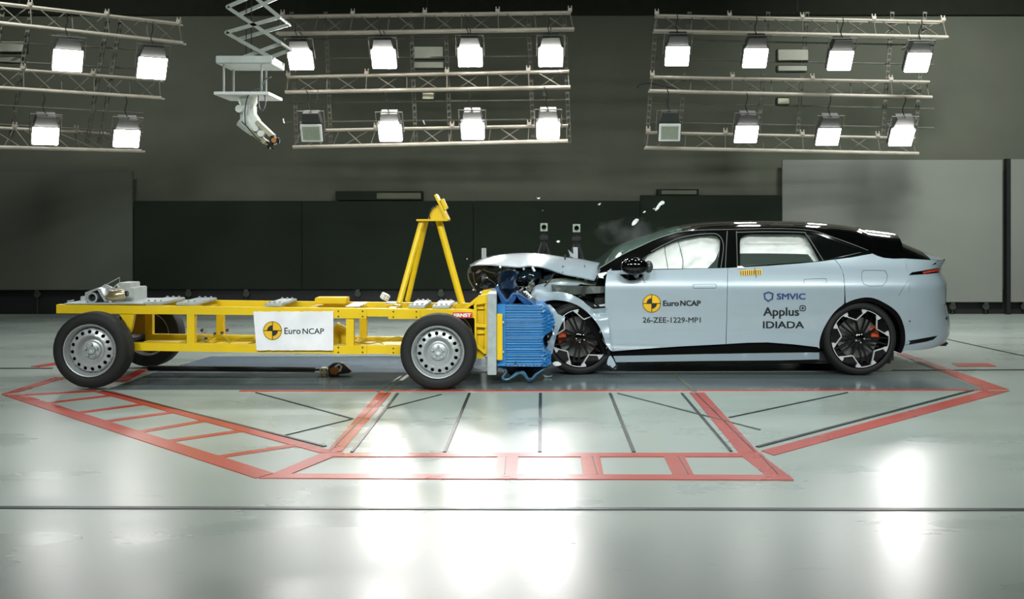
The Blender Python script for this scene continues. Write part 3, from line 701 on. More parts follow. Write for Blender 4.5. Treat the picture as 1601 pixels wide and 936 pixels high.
# board with sticker
nz = lambda i: 1.1*noise.noise(Vector((i*.7, 3, 1)))
edge = [(396+k*5, 487-k*.02+nz(k)*1.2) for k in range(26)]+[(521, 548)]+[(516-k*5, 547.5+nz(k+50)*1.0) for k in range(24)]
sb = panel('sign_board', edge, mat('white_board', (230, 230, 232), .55), TR, plane(YN-.03), thick=.01, res=20, smooth=None)
def ncap(cx, cy, r, mapf, parent, par2=None):
    o = panel('target_sticker', circ(cx, cy, r, 40), SIGNY, parent, mapf, thick=.001, res=6, smooth=None)
    mf = lambda px, py: mapf(px, py)-Vector((0, .0012, 0))
    par = par2 or o
    for a0, a1 in ((90, 180), (270, 360)):
        panel('black_quadrant', [(cx, cy)]+circ(cx, cy, r*.58, 10, math.radians(a0), math.radians(a1)), INK, par, mf, thick=.0008, res=4, smooth=None)
    rb = mat('sticker_brown_ring', (70, 50, 14), .5)
    panel('ring_line', circ(cx, cy, r, 40), rb, par, mf, thick=.0008, holes=[circ(cx, cy, r*.945, 40)], res=4, smooth=None)
    panel('cross_line', [(cx-r, cy-.6), (cx+r, cy-.6), (cx+r, cy+.6), (cx-r, cy+.6)], rb, par, mf, thick=.0008, res=4, smooth=None)
    panel('cross_line', [(cx-.6, cy-r), (cx+.6, cy-r), (cx+.6, cy+r), (cx-.6, cy+r)], rb, par, mf, thick=.0008, res=4, smooth=None)
bm_ = plane(YN-.032)
o = panel('target_sticker', circ(426, 516.7, 14.6, 40), SIGNY, sb, bm_, thick=.0015, res=6, smooth=None)
def ncap_lines(cx, cy, r, par, mf):
    rb = mat('sticker_brown_ring', (70, 50, 14), .5)
    for a0, a1 in ((90, 180), (270, 360)):
        panel('black_quadrant', [(cx, cy)]+circ(cx, cy, r*.58, 10, math.radians(a0), math.radians(a1)), INK, par, mf, thick=.0008, res=4, smooth=None)
    panel('ring_line', circ(cx, cy, r, 40), rb, par, mf, thick=.0008, holes=[circ(cx, cy, r*.94, 40)], res=4, smooth=None)
    panel('cross_line', [(cx-r, cy-.6), (cx+r, cy-.6), (cx+r, cy+.6), (cx-r, cy+.6)], rb, par, mf, thick=.0008, res=4, smooth=None)
    panel('cross_line', [(cx-.6, cy-r), (cx+.6, cy-r), (cx+.6, cy+r), (cx-.6, cy+r)], rb, par, mf, thick=.0008, res=4, smooth=None)
ncap_lines(426, 516.7, 14.6, sb, plane(YN-.034))
text('lettering', 'Euro', (444.5, 470, 512, 522), INK, sb, plane(YN-.032), .15)
text('lettering', 'NCAP', (473, 506.5, 513, 522), INK, sb, plane(YN-.032), .15)
rl = panel('maker_label', [(708, 488), (738, 488), (738, 497), (708, 497)], REDL, TR, plane(YN-.055), thick=.02, res=30, smooth=None)
text('lettering', 'ERNST', (709.5, 736.5, 489.5, 495.5), WHITE, rl, plane(YN-.058), .5)

# steel wheels of the trolley
def steel_wheel(cx, cz, Yf, sgn=1, R_=.338):
    c = Vector((cx, Yf, cz))
    ty = MB().revolve([(.232, .012), (.238, -.004), (.26, -.012), (.30, -.012), (.32, .0), (.331, .018), (R_, .05), (R_, .075), (R_-.006, .078), (R_-.006, .084), (R_, .087), (R_, .13), (R_-.006, .133), (R_-.006, .139), (R_, .142), (R_-.006, .175), (.32, .195), (.24, .2), (.22, .19), (.215, .1), (.232, .012)], c, 64, sgn).build('wheel', RUB, TR, 50)
    MB().revolve([(.232, .03), (.236, .0), (.231, -.008), (.224, -.004), (.214, .03), (.205, .05), (.2, .12), (.21, .18), (.225, .185)], c, 64, sgn).build('rim', STEEL, ty, 40)
    def dep(r):
        pts = ((0, .05), (.07, .05), (.08, .078), (.092, .08), (.112, .045), (.132, .018), (.142, .018), (.15, .026), (.182, .036), (.194, .045), (.2, .075), (.206, .085))
        for (r0, d0), (r1, d1) in zip(pts, pts[1:]):
            if r <= r1: return d0+(d1-d0)*(r-r0)/(r1-r0)
        return .06
    holes = []
    for k in range(16):
        a = 2*math.pi*(k+.2)/16; holes.append([(.165*math.cos(a)+0.0165*math.cos(t*math.pi/6), .165*math.sin(a)+.0165*math.sin(t*math.pi/6)) for t in range(12)])
    vs, fs = tri2d([(.206*math.cos(i*math.pi/32), .206*math.sin(i*math.pi/32)) for i in range(64)], holes+[[(.131*math.cos(i*math.pi/32), .131*math.sin(i*math.pi/32)) for i in range(64)]], .014)
    vf = [c+Vector((x, sgn*dep(math.hypot(x, y)), y)) for x, y in vs]
    a, f = solid(vf, [v+Vector((0, sgn*.006, 0)) for v in vf], fs)
    MB().add(a, f).build('wheel_disc', STEEL, ty, 40)
    MB().revolve([(.001, .085), (.2, .085), (.2, .1), (.001, .1)], c, 32, sgn).build('drum', BLK, ty, 30)
    MB().revolve([(.001, .05), (.07, .05), (.076, .056), (.08, .075), (.092, .08), (.102, .066), (.112, .045), (.122, .028), (.131, .0195), (.131, .03), (.1, .09), (.001, .09)], c, 64, sgn).build('wheel_centre', STEEL, ty, 50)
    MB().revolve([(.001, .045), (.02, .04), (.026, .03), (.033, .03), (.036, .055)], c, 20, sgn).build('hub_cap', GALV, ty, 30)
    for k in range(5):
        a = 2*math.pi*(k+.25)/5; b = c+Vector((.052*math.cos(a), sgn*.05, .052*math.sin(a)))
        MB().tube([b, b-Vector((0, sgn*.026, 0))], .0115, 6).build('wheel_nut', GALV, ty)
wc = P(684.5, 551.5, 9.6); steel_wheel(wc.x, .338, 9.6)
wc2 = P(140, 546, 9.6); steel_wheel(wc2.x, .352, 9.6)
steel_wheel(wc.x, .338, 11.2, -1); steel_wheel(wc2.x, .352, 11.2, -1)
for x, z in ((wc.x, .338), (wc2.x, .352)):
    MB().tube([(x, 9.72, z), (x, 11.08, z)], .035, 12).build('axle', BLK, TR, 30)
    for Y in (YN+.03, YF+.03): MB().bar((x-.06, Y, z), (x-.06, Y, .66), .08, .05).build('axle_mount', YEL, TR)

# deformable barrier
def rib(px, py):
    Y = 9.92
    if px > 791 and px < 849: Y += .009*(.5+.5*math.cos(2*math.pi*(py-478)/3.85))
    if px >= 849: Y += .02+.012*math.sin((py+px*.5)*1.1)+.02*noise.noise(Vector((px*.1, py*.1, 0)))
    return P(px, py, Y)
ol = [(777, 476), (782, 475), (850, 477), (858, 485), (866, 497), (868, 508), (862, 518), (852, 524), (848, 530), (850, 540), (852, 550), (862, 556), (861, 569), (855, 573), (777, 572)]
blk = panel('honeycomb_barrier', ol, BLUE, TR, rib, thick=.56, res=3, gx=6, gy=.96, smooth=None)
LB = mat('pale_blue_edge', (120, 176, 214), .4)
for y in (477.5, 483, 487.5, 494, 500.5, 509, 513.5, 518, 528, 537, 546, 555, 560, 565, 569):
    panel('ridge', [(790.5, y-.35), (849, y-.2), (849, y+.4), (790.5, y+.35)], LB, blk, plane(9.912), thick=.01, res=60, smooth=None)
panel('side_flange', [(777, 476), (790, 475), (790, 572), (777, 572)], mat('blue_flange', (44, 122, 190), .45), blk, plane(9.905), thick=.02, res=20, smooth=None)
def ribbon(name, pts, Y0, Y1, th, m, parent, n=5, jit=0):
    pp = cr(pts, n); mb = MB()
    nv = 8
    def fn(u, v):
        i = u*(len(pp)-1); k = int(round(i)); p = pp[k]; Y = Y0+(Y1-Y0)*v
        q = P(p[0], p[1], Y0); return Vector((q.x+jit*noise.noise(Vector((u*3, v*3, 1))), Y, q.z+jit*noise.noise(Vector((u*4, v*4, 5)))))
    mb.grid(fn, len(pp)-1, nv)
    return mb.build(name, m, parent, 60, recalc=True, thick=th)
for y0_, y1_, mm_, t_ in ((9.94, 9.96, BLUED, .014), (9.96, 10.5, BLUEK, .012)): ribbon('crumpled_top_sheet', [(778, 447), (781, 456), (787, 464), (792, 469.5), (798, 465), (804, 459.5), (811, 460), (820, 465), (830, 471), (840, 477)], y0_, y1_, t_, mm_, blk, jit=.02)
panel('crumpled_top_sheet', [(779, 447), (777, 436), (783, 425), (797, 421), (811, 425), (806, 440), (812, 452), (804, 458), (797, 465), (790, 466)], mat('navy_sheet', (16, 38, 62), .5, noise_amt=.4, nscale=14), blk, lambda px, py: P(px, py, 10.45+.12*noise.noise(Vector((px*.09, py*.07, 2)))), thick=.02, res=4, smooth=30)
panel('crumpled_top_sheet', [(779, 474), (779, 447), (783, 452), (791, 468), (797, 467), (805, 459), (812, 461), (834, 475)], BLUEK, blk, lambda px, py: P(px, py, 10.25+.1*noise.noise(Vector((px*.08, py*.08, 0)))), thick=.02, res=5, smooth=30)
ribbon('torn_bottom_sheet', [(780, 573), (790, 576), (793, 582), (787, 590), (794, 592), (804, 587), (812, 582), (819, 584), (825, 592), (831, 592), (838, 584), (852, 574)], 9.98, 10.05, .012, mat('pale_blue_plastic', (70, 110, 136), .4), blk, jit=.02)
panel('torn_bottom_sheet', [(790, 573), (858, 573), (850, 578), (838, 586), (830, 590), (826, 589), (820, 582), (812, 581), (800, 587), (793, 582)], BLUEK, blk, lambda px, py: P(px, py, 10.2+.1*noise.noise(Vector((px*.06, py*.06, 4)))), thick=.01, res=5, smooth=30)
fr = mat('torn_foil', (196, 206, 212), .3, metal=.5)
for i in range(15):
    t = i/14; px = [849, 858, 864, 867, 864, 857, 848, 848, 850, 852][int(t*9)]+random.uniform(-1.5, 1.5); py = 480+t*82
    c = P(px, py, 9.9); MB().add([c+Vector((random.uniform(-.014, .014), random.uniform(-.02, .01), random.uniform(-.02, .02))) for _ in range(4)], [(0,1,2), (0,2,3), (0,1,3), (1,2,3)]).build('foil_scrap', fr, blk)
MB().tube([P(806, 566.5, 9.92), P(806, 566.5, 9.9)], .011, 8).build('plug_hole', INK, blk)

# ------------------------------------------------------------ tow coupling on the floor
R = root('tow_coupling', tuple(G(500, 590)), 'black tow rod with a pale clamp and dark hook, on the floor under the trolley', 'tow bar')
MB().tube([P(232, 575.5, 10.5), P(492, 577.5, 10.45)], .026, 10).build('rod', BLK, R, 30)
MB().tube([P(492, 577.5, 10.45), P(500, 578, 10.45)], .012, 8).build('pin', BLK, R)
MB().bbox(P(499, 590, 10.4), P(515.5, 573, 10.52), .012).build('clamp_block', mat('clamp_cream', (176, 174, 150), .5), R)
for x in (503, 510.5):
    for y in (578, 585.5): MB().tube([P(x, y, 10.4), P(x, y, 10.385)], .008, 6).build('bolt', BLK, R)
panel('hook', [(513, 573), (520, 568), (530, 567), (537, 568.5), (550, 580), (546, 583), (532, 585), (524, 588), (515, 588)], BLK, R, plane(10.42), thick=.12, res=20, smooth=None)
panel('latch', [(515, 577), (522, 573), (529, 575), (531, 581), (525, 586), (517, 584)], mat('rusty_orange', (150, 96, 40), .6), R, plane(10.405), thick=.02, res=20, smooth=None)
MB().tube([P(*p, 10.4) for p in ((524, 573), (530, 569), (534, 573), (531, 580))], .01, 6).build('spring_clip', ALU, R)

# ------------------------------------------------------------ the car
YC, YS = 11.40, 10.46
CAR = root('crashed_car', (1.8, YC, 0), 'pale blue grey saloon car with black roof and crushed front, hit by the barrier', 'car')
def lerpt(pts, x):
    if x <= pts[0][0]: return pts[0][1]
    for (a, u), (b, v) in zip(pts, pts[1:]):
        if x <= b:
            t = (x-a)/(b-a); return u+(v-u)*t
    return pts[-1][1]
def smooth_tab(pts, n=8): return cr(pts, n)
VPROF = smooth_tab([(.05, .12), (.15, .10), (.25, .06), (.33, .045), (.42, .05), (.52, .035), (.66, .014), (.76, .006), (.83, .0), (.88, .006), (.94, .028), (1.02, .062), (1.08, .10), (1.15, .15), (1.25, .215), (1.35, .285), (1.42, .35), (1.47, .46), (1.52, .6)])
X0, XE = 3.56, 4.26
def inset_rear(x, half, xe=XE):
    if x <= X0: return 0
    t = min(1, (x-X0)/(xe-X0)); return half*(1-(1-t**2.4)**(1/2.4))
XEs = [XE]
def S(x, z):
    v = lerpt(VPROF, z); half = YC-YS-v
    fr = max(0, .45-x)*.12 if x < .45 else 0
    return YS+v+inset_rear(x, half, XEs[0])+fr
def mapS(off=0.0):
    def f(px, py):
        Y = YS
        for _ in range(8):
            p = P(px, py, Y); Y = .5*Y+.5*(S(p.x, p.z)+off) if p.x > X0 else S(p.x, p.z)+off
        return P(px, py, Y)
    return f
mS = mapS()
cpan = lambda name, ol, m=PAINT, mf=mS, **k: panel(name, ol, m, CAR, mf, mirror=k.pop('mirror', YC), **k)
belt = [(950, 423), (1025, 421.5), (1090, 420), (1140, 418.6), (1200, 415.5), (1250, 411.8), (1283, 408.6), (1330, 402.5), (1364, 396.3)]
def sub(pts, x0, x1):
    y0, y1 = lerpt(pts, x0), lerpt(pts, x1); return [(x0, y0)]+[p for p in pts if x0 < p[0] < x1]+[(x1, y1)]
# front door
fd = cpan('front_door', sub(belt, 950, 1137.5)+[(1136.4, 480), (1134.5, 537.6)]+[(1060, 541.5), (1000, 545.5), (957, 549)]+cr([(957, 549), (951, 530), (947.5, 500), (946, 470), (947, 440), (950, 423)], 4)[1:-1], res=7, thick=.05)
arch = cr([(1281, 545), (1282, 530), (1290, 509), (1308, 484), (1333, 469), (1361, 465), (1386, 475), (1404.5, 490), (1414, 512), (1415.5, 534), (1411, 549)], 5)
iA = min(range(len(arch)), key=lambda i: abs(arch[i][0]-1320)); 
redge = cr([(1305, 405.8), (1313, 416), (1318.3, 430), (1320, 450), (1320, arch[iA][1])], 4)
rd = cpan('rear_door', sub(belt, 1138.2, 1305)+redge[1:]+arch[:iA][::-1][0:]+[(1279, 542.5), (1240, 538), (1200, 535), (1170, 535.5), (1135.5, 537.5), (1137, 480)], res=7, thick=.05)
xb = mS(1428, 404)
def px_of(v): return (VX+v.x*F/v.y, VY-(v.z-H)*F/v.y)
rb_edge = [px_of(Vector((X0, S(X0, z), z))) for z in (1.13, 1.0, .9, .8, .7, .6, .5, .4, .3, .245)]
qp = cpan('rear_quarter_panel', [(1306, 405.7)]+sub(belt, 1306, 1364)[1:]+[(1372, 400), (1382, 403), (1397, 404.4), rb_edge[0]]+rb_edge[1:]+arch[iA:][::-1]+[(1321, 450), (1319.2, 430), (1314, 416)], res=7, thick=.02)
cpan('wheel_arch_liner', [(p[0], p[1]) for p in arch]+[(1408, 552)]+[(1345+(x-1345)*.9, 530+(y-530)*.9) for x, y in arch[::-1]], mat('liner_black', (8, 8, 8), .8, spec=.1), mapS(.012), res=10, thick=.35)
# sills
cpan('sill_cladding', [(955, 549), (1000, 545), (1060, 541), (1135, 537), (1170, 535), (1200, 534.5), (1240, 537.5), (1281, 542.5), (1281, 556), (1100, 558), (958, 560)], mat('liner_black', (8, 8, 8), .8, spec=.1), mapS(.03), res=12, thick=.15)
cpan('side_skirt', [(959, 556.5), (1100, 553.5), (1220, 551.5), (1281, 551), (1281, 561.5), (1220, 563), (1100, 564), (963, 566)], PAINT, mapS(-.0), res=12, thick=.05)
MB().bbox((P(975, 0, 10.6).x, 10.62, .1), (P(1400, 0, 10.6).x, 2*YC-10.62, .26), .03).build('underbody', BLK, CAR)
# rear end shell
SIL = [(404, 1476), (408, 1477), (414, 1472), (424, 1471), (431, 1476), (441, 1481), (456, 1480), (472, 1479), (493, 1484), (507, 1486), (518, 1485), (528, 1480.5), (540, 1466)]
def xe_of(z):
    tgt = lerpt(SIL, VY+(H-z)*F/11.1); tgt = (tgt-VX)/F; half = YC-YS-lerpt(VPROF, z)
    lo, hi = 3.7, 4.6
    for _ in range(22):
        mid = (lo+hi)/2
        mx = max((X0+(mid-X0)*t)/(YC-half*(1-t**2.4)**(1/2.4)) for t in [i/24 for i in range(25)])
        if mx > tgt: hi = mid
        else: lo = mid
    return mid
XEs[0] = xe_of(1.1)
def zbot(t): return .245+.1*t**3
def rear(u, v):   # u 0..1 across from near to far, v 0..1 up
    s = 2*u-1; sg = -1 if s < 0 else 1; a = abs(s)           # a=1 at the sides
    ang = (1-a)*math.pi/2; t = math.sin(ang)**(2/2.4); cc = math.cos(ang)**(2/2.4)
    z = zbot(t)*(1-v)+v*(1.13-.035*t)
    half = YC-YS-lerpt(VPROF, z); xe = xe_of(z)
    return Vector((X0+(xe-X0)*t, YC+sg*half*cc, z))
rs = MB().grid(rear, 48, 36).build('rear_bumper', PAINT, CAR, 50)
# roof, glass and tail as one swept surface cut into parts
RAIL = [(937, 419.5), (971, 399.6), (999, 386), (1026, 374), (1056, 364), (1085, 360.5), (1136, 358.8), (1205, 357.5), (1254, 359), (1281, 363.4), (1302, 371), (1335, 383), (1357, 391.8), (1366, 396.5), (1382, 402.6), (1400, 404), (1425, 404)]
TOPL = [(930, 417), (940, 406), (950, 396), (962, 386), (985, 375), (1010, 367), (1040, 357.5), (1062, 352), (1085, 348.5), (1110, 346.5), (1150, 345.2), (1200, 344.8), (1240, 345.5), (1280, 347.8), (1320, 352.5), (1360, 360.5), (1384, 370), (1410, 381), (1432, 391), (1452, 399), (1466, 402.5), (1476, 404.5)]
zr_t = []
for p in cr(RAIL, 4):
    v = mS(*p); zr_t.append((v.x, v.z))
zr_t += [(3.8, 1.122), (4.2, 1.098)]
zc_t = [(P(p[0], p[1], YC).x, P(p[0], p[1], YC).z) for p in cr(TOPL, 4)]
XA, XB = zr_t[0][0], XEs[0]-.03
def roofpt(x, v):
    zr, zc = lerpt(zr_t, x), lerpt(zc_t, x)
    zc = max(zc, zr+.004)
    yr = S(x, zr); sg = -1 if v < 0 else 1; a = abs(v)
    # front of the screen is bowed forward in the middle
    e = 2.6 if x < 3.3 else 2.0
    return Vector((x, YC+sg*(YC-yr)*a, zr+(zc-zr)*(1-a**e)))
def roofpart(name, x0, x1, m, v0=-1, v1=1, n=24, nv=28, th=.012, dz=0):
    mb = MB().grid(lambda u, v: roofpt(x0+(x1-x0)*u, v0+(v1-v0)*v)+Vector((0, 0, dz)), n, nv)
    return mb.build(name, m, CAR, 60, thick=th)
xw = lambda px, Y=YC: (px-VX)*Y/F
ws = roofpart('windscreen', XA, xw(1056), TEAL, -.985, .985)
ROOFM = GLOSSB
rf = roofpart('roof', xw(1056), xw(1362), ROOFM, n=30)
roofpart('tailgate_glass', xw(1362), xw(1415), GLOSSB, n=10)
roofpart('tailgate_glass', xw(1415), xw(1447), GLOSSB, -.72, .72, n=8)
for a, b in ((-1, -.72), (.72, 1)): roofpart('tailgate', xw(1415), xw(1447), PAINT, a, b, n=8, nv=8)
roofpart('tailgate', xw(1447), XB, PAINT, n=10)
# windscreen side trim lines / pillars
for sg in (0, 1):
    for nm, rg, rr, mm in (('pillar_trim', RAIL[:5], .005, mat('dull_trim', (120, 124, 116), .4)), ('roof_trim', RAIL[4:13], .0025, mat('dull_trim', (120, 124, 116), .4))):
        pts = [mS(*p)+Vector((0, -.006, .003)) for p in cr(rg, 4)]
        if sg and nm == 'pillar_trim': continue
        if sg: pts = [Vector((p.x, 2*YC-p.y, p.z)) for p in pts]
        MB().tube(pts, rr, 6).build(nm, mm, CAR, 60)
# roof spoiler
sp = MB()
def spf(u, v):
    vv = (2*v-1)*.86; a = abs(2*v-1); xa = xw(1352); x = xw(1338)+(xw(1391)-xw(1338)-.09*a**2.5)*u
    if x < xa: return roofpt(x, vv)+Vector((0, 0, .006))
    p = roofpt(xa, vv); return Vector((x, p.y, p.z+.006-(x-xa)*.13))
sp.grid(spf, 8, 20).build('roof_spoiler', GLOSSB, CAR, 50, thick=.02)
# side window frame with openings
W1 = cr([(1000, 413), (1004, 404), (1017, 395.5), (1040, 383.5), (1062, 374.5), (1088, 369.5), (1112, 367.6)], 4)+cr([(1120, 369), (1124.5, 373), (1126, 382), (1123.5, 405), (1122, 419)], 3)+[(1003, 420.5)]
W2 = cr([(1157, 416.5), (1157, 380), (1159, 372), (1166, 367.5), (1176, 366)], 3)+cr([(1250, 366.5), (1258, 369), (1263, 375), (1272, 391), (1280.5, 408)], 3)
W3 = [(1264, 364.5)]+cr([(1276, 366), (1290, 370.5), (1318, 382), (1350, 393.8)], 3)+[(1289.5, 406.6)]
gh = cpan('window_frame', cr(RAIL[:14], 3)+sub(belt, 1283, 1362)[::-1]+sub(belt, 950, 1280)[::-1]+[(941, 424)], mat('satin_black_frame', (9, 11, 10), .1, spec=.3, noise_amt=0), mapS(.004), holes=[W1, W2, W3], res=7, thick=.03)
cpan('front_side_window', W1, GLASS, mapS(.015), res=9, thick=.004)
cpan('rear_side_window', W2, GLASS, mapS(.015), res=9, thick=.004)
cpan('quarter_window', W3, DGLASS, mapS(.012), res=9, thick=.004)
TRG = mat('grey_window_seal', (70, 76, 68), .45)
for ln in (cr([(1018, 393), (1040, 381.5), (1062, 372), (1088, 366.8), (1115, 365), (1124, 368), (1129.5, 376), (1131, 390), (1127, 419)], 4),
           [(1137, 361), (1134, 419)], [(1151.5, 361), (1153, 418)], cr([(1152, 363), (1200, 362), (1254, 363), (1260, 366), (1270, 380), (1287, 407)], 4)):
    panel('window_seal', strip(ln, 1.2), TRG, CAR, mapS(-.001), thick=.006, res=6, smooth=None)
# airbags and cabin
def bag(px, py):
    v = mapS(.09)(px, py); n_ = .03*noise.noise(Vector((px*.045, py*.06, 2)))+.014*noise.noise(Vector((px*.12, py*.12, 7)))
    if px < 1135:
        for sx in (lerpt([(360, 1038), (425, 1046)], py), lerpt([(360, 1060), (425, 1068)], py)): n_ += .02*math.exp(-((px-sx)/1.8)**2)
        n_ += .03*math.exp(-(((px-1094)/7)**2+((py-409)/5)**2)); n_ -= .035*math.exp(-(((px-1094)/22)**2+((py-395)/16)**2)) 
    else:
        n_ += .035*math.exp(-((py-384)/1.8)**2)
    return v+Vector((0, n_, 0))
ab = panel('curtain_airbag', cr([(1003, 423), (1008, 408), (1020, 392), (1045, 378), (1070, 370), (1095, 366), (1122, 366), (1126, 385), (1118, 405), (1108, 417), (1100, 424)], 3), AIRBAG, CAR, bag, thick=.12, res=3.5, smooth=60)
SEAM = mat('airbag_seam', (90, 92, 92), .8)
for ln in ([(1039, 384), (1041, 400), (1045, 422)], [(1060, 376), (1064, 390), (1067.5, 408), (1067, 421)]):
    panel('airbag_seam', strip(cr(ln, 4), .9), SEAM, ab, lambda px, py: bag(px, py)-Vector((0, .012, 0)), thick=.012, res=4, smooth=None)
ab2 = panel('curtain_airbag', [(1155, 364), (1262, 364), (1288, 412), (1276, 412)]+cr([(1270, 406), (1264, 398.5), (1256, 397), (1200, 396), (1155, 396)], 4), AIRBAG, CAR, bag, thick=.1, res=3.5, smooth=60)
panel('rear_seat', [(1150, 397), (1262, 398), (1272, 420), (1150, 422)], GREENSEAT, CAR, lambda px, py: P(px, py, 11.0+.03*noise.noise(Vector((px*.05, py*.1, 3)))), thick=.7, res=8, smooth=40)
MB().bbox((xw(1075, 10.9), 10.8, .5), (xw(1100, 10.9), 11.2, 1.12), .05).build('front_seat', mat('dark_seat', (28, 28, 28), .8), CAR, 40)
MB().bbox((xw(1040, 10.9), 10.8, .3), (xw(1340, 10.9), 2*YC-10.8, .5), .05).build('cabin_floor', BLK, CAR, 40)
MB().bbox((xw(960, 10.9), 10.75, .5), (xw(1010, 10.9), 2*YC-10.75, .99), .08).build('dashboard', BLK, CAR, 40)
# mirror
m_ = MB().ball(P(992, 416, 10.28), (.132, .07, .082), 3)
mr = m_.build('wing_mirror', GLOSSB, CAR, 60)
MB().ball(P(1014, 417, 10.33), (.045, .06, .06), 2).build('mirror_glass_edge', mat('mirror_grey', (60, 62, 58), .3), mr, 60)
MB().tube([P(992, 424, 10.33), P(995, 431, 10.45)], [.045, .03], 10).build('mirror_stalk', GLOSSB, mr, 60)
panel('mirror_base', [(969, 428.5), (1006, 428.5), (1003, 433), (994, 437.5), (984, 438), (976, 434.5)], GLOSSB, mr, mapS(-.012), thick=.03, res=6, smooth=40)
m_ = MB().ball(Vector((P(992, 416, 10.28).x, 2*YC-10.28, 1.05)), (.132, .07, .082), 3).build('wing_mirror', GLOSSB, CAR, 60)

# alloy wheels
def alloy(cx, cz, Yf, th0, sgn=1, yaw=0, cal=(35, -5)):
    c = Vector((cx, Yf, cz)); M = Matrix.Translation(c+Vector((0, .12*sgn, 0))) @ Matrix.Rotation(yaw, 4, 'Z') @ Matrix.Translation(-(c+Vector((0, .12*sgn, 0))))
    def B(mb, name, m, par, sm=None): mb.rot(M); return mb.build(name, m, par, sm)
    ty = B(MB().revolve([(.288, .02), (.292, .002), (.31, -.006), (.335, .0), (.35, .02), (.358, .05), (.36, .08), (.354, .082), (.354, .09), (.36, .092), (.36, .14), (.354, .142), (.354, .15), (.36, .152), (.357, .2), (.345, .225), (.3, .235), (.28, .22), (.275, .12), (.288, .02)], c, 72, sgn), 'wheel', RUB, CAR, 50)
    # sidewall blocks
    mb = MB()
    for k in range(60):
        a = 2*math.pi*k/60; a2 = a+.05
        vs = []
        for d_, r in ((.022, .3515), (.085, .3615)):
            for q in (a, a2): vs.append(c+Vector((r*math.cos(q), sgn*d_, r*math.sin(q))))
        vs += [c+(v-c)*.99 for v in vs]
        mb.add(vs, [(0, 1, 3, 2), (4, 6, 7, 5), (0, 4, 5, 1), (2, 3, 7, 6), (0, 2, 6, 4), (1, 5, 7, 3)])
    B(mb, 'tread_blocks', RUB, ty)
    B(MB().revolve([(.289, .03), (.291, .006), (.286, .0), (.281, .004), (.276, .03), (.262, .06), (.255, .2)], c, 72, sgn), 'rim', GLOSSB, ty, 40)
    B(MB().revolve([(.001, .12), (.2, .12), (.2, .145), (.001, .145)], c, 40, sgn), 'brake_disc', DISC, ty, 30)
    B(MB().revolve([(.001, .19), (.26, .19), (.26, .2), (.001, .2)], c, 40, sgn), 'inner_barrel', BLK, ty, 30)
    # orange caliper
    mb = MB()
    a0, a1 = math.radians(cal[0]), math.radians(cal[1]); n = 12; pr = []
    for i in range(n+1):
        a = a0+(a1-a0)*i/n
        for r in (.13, .205):
            for d_ in (.085, .15): pr.append(c+Vector((r*math.cos(a), sgn*d_, r*math.sin(a))))
    fs = [(0, 1, 3, 2), (4*n, 4*n+2, 4*n+3, 4*n+1)]
    for i in range(n):
        k = 4*i
        fs += [(k, k+4, k+5, k+1), (k+2, k+3, k+7, k+6), (k, k+2, k+6, k+4), (k+1, k+5, k+7, k+3)]
    B(mb.add(pr, fs), 'brake_caliper', ORANGE, ty)
    def pol(r, deg): return Vector((r*math.cos(math.radians(deg)), 0, r*math.sin(math.radians(deg))))
    def flat(poly, d0, d1, name, m):
        n = len(poly); vs = [c+Vector((p.x, sgn*d0, p.z)) for p in poly]+[c+Vector((p.x, sgn*d1, p.z)) for p in poly]
        B(MB().add(vs, [list(range(n)), list(range(n, 2*n))[::-1]]+[[i, i+n, (i+1) % n+n, (i+1) % n] for i in range(n)]), name, m, ty)
    def barp(p, q, w_, d0, d1, name, m, w2=None):
        t = (q-p).normalized(); nn = Vector((-t.z, 0, t.x)); w2 = w2 or w_
        flat([p+nn*w_/2, q+nn*w2/2, q-nn*w2/2, p-nn*w_/2], d0, d1, name, m)
    for k in range(5):
        th = th0-72*k
        J = pol(.183, th)
        barp(pol(.03, th), pol(.178, th), .032, .03, .06, 'spoke', GLOSSB, .02)
        for s in (-1, 1):
            A = pol(.245, th+s*19.5)
            barp(J, A, .009, .004, .03, 'rim_accent', CHROME)
            flat([pol(.236, th+s*18.5), pol(.255, th+s*23.5), pol(.281, th+s*26.5), pol(.281, th+s*20), pol(.281, th+s*14.5), pol(.258, th+s*15.5)], .003, .03, 'rim_accent', CHROME)
            barp(pol(.035, th+s*20), pol(.272, th+s*29.5), 0.02, .032, .062, 'spoke', GLOSSB, .014)
            flat([pol(.19, th), pol(.24, th+s*17), pol(.281, th+s*14), pol(.281, th)], .02, .05, 'rim_pocket', GLOSSB)
        flat([pol(.281, th-36+s_) for s_ in (-9.5, -5, 0, 5, 9.5)]+[pol(.274, th-36+s_) for s_ in (9.5, 5, 0, -5, -9.5)], .003, .02, 'rim_accent', CHROME)
    B(MB().revolve([(.001, .018), (.028, .02), (.05, .03), (.058, .05), (.058, .1)], c, 24, sgn), 'hub', GLOSSB, ty, 30)
    for k in range(5):
        b = c+pol(.042, th0+36-72*k)+Vector((0, .03*sgn, 0)); B(MB().tube([b, b-Vector((0, .012*sgn, 0))], .007, 6), 'wheel_nut', CHROME, ty)
rwx = P(1345, 530, 10.5).x; fwx = P(905, 530, 10.5).x
alloy(rwx, .362, 10.49, 102)
alloy(fwx, .362, 10.53, 80, yaw=math.radians(10), cal=(195, 150))
alloy(rwx, .362, 2*YC-10.49, 102, -1); alloy(fwx+.05, .362, 2*YC-10.55, 80, -1)

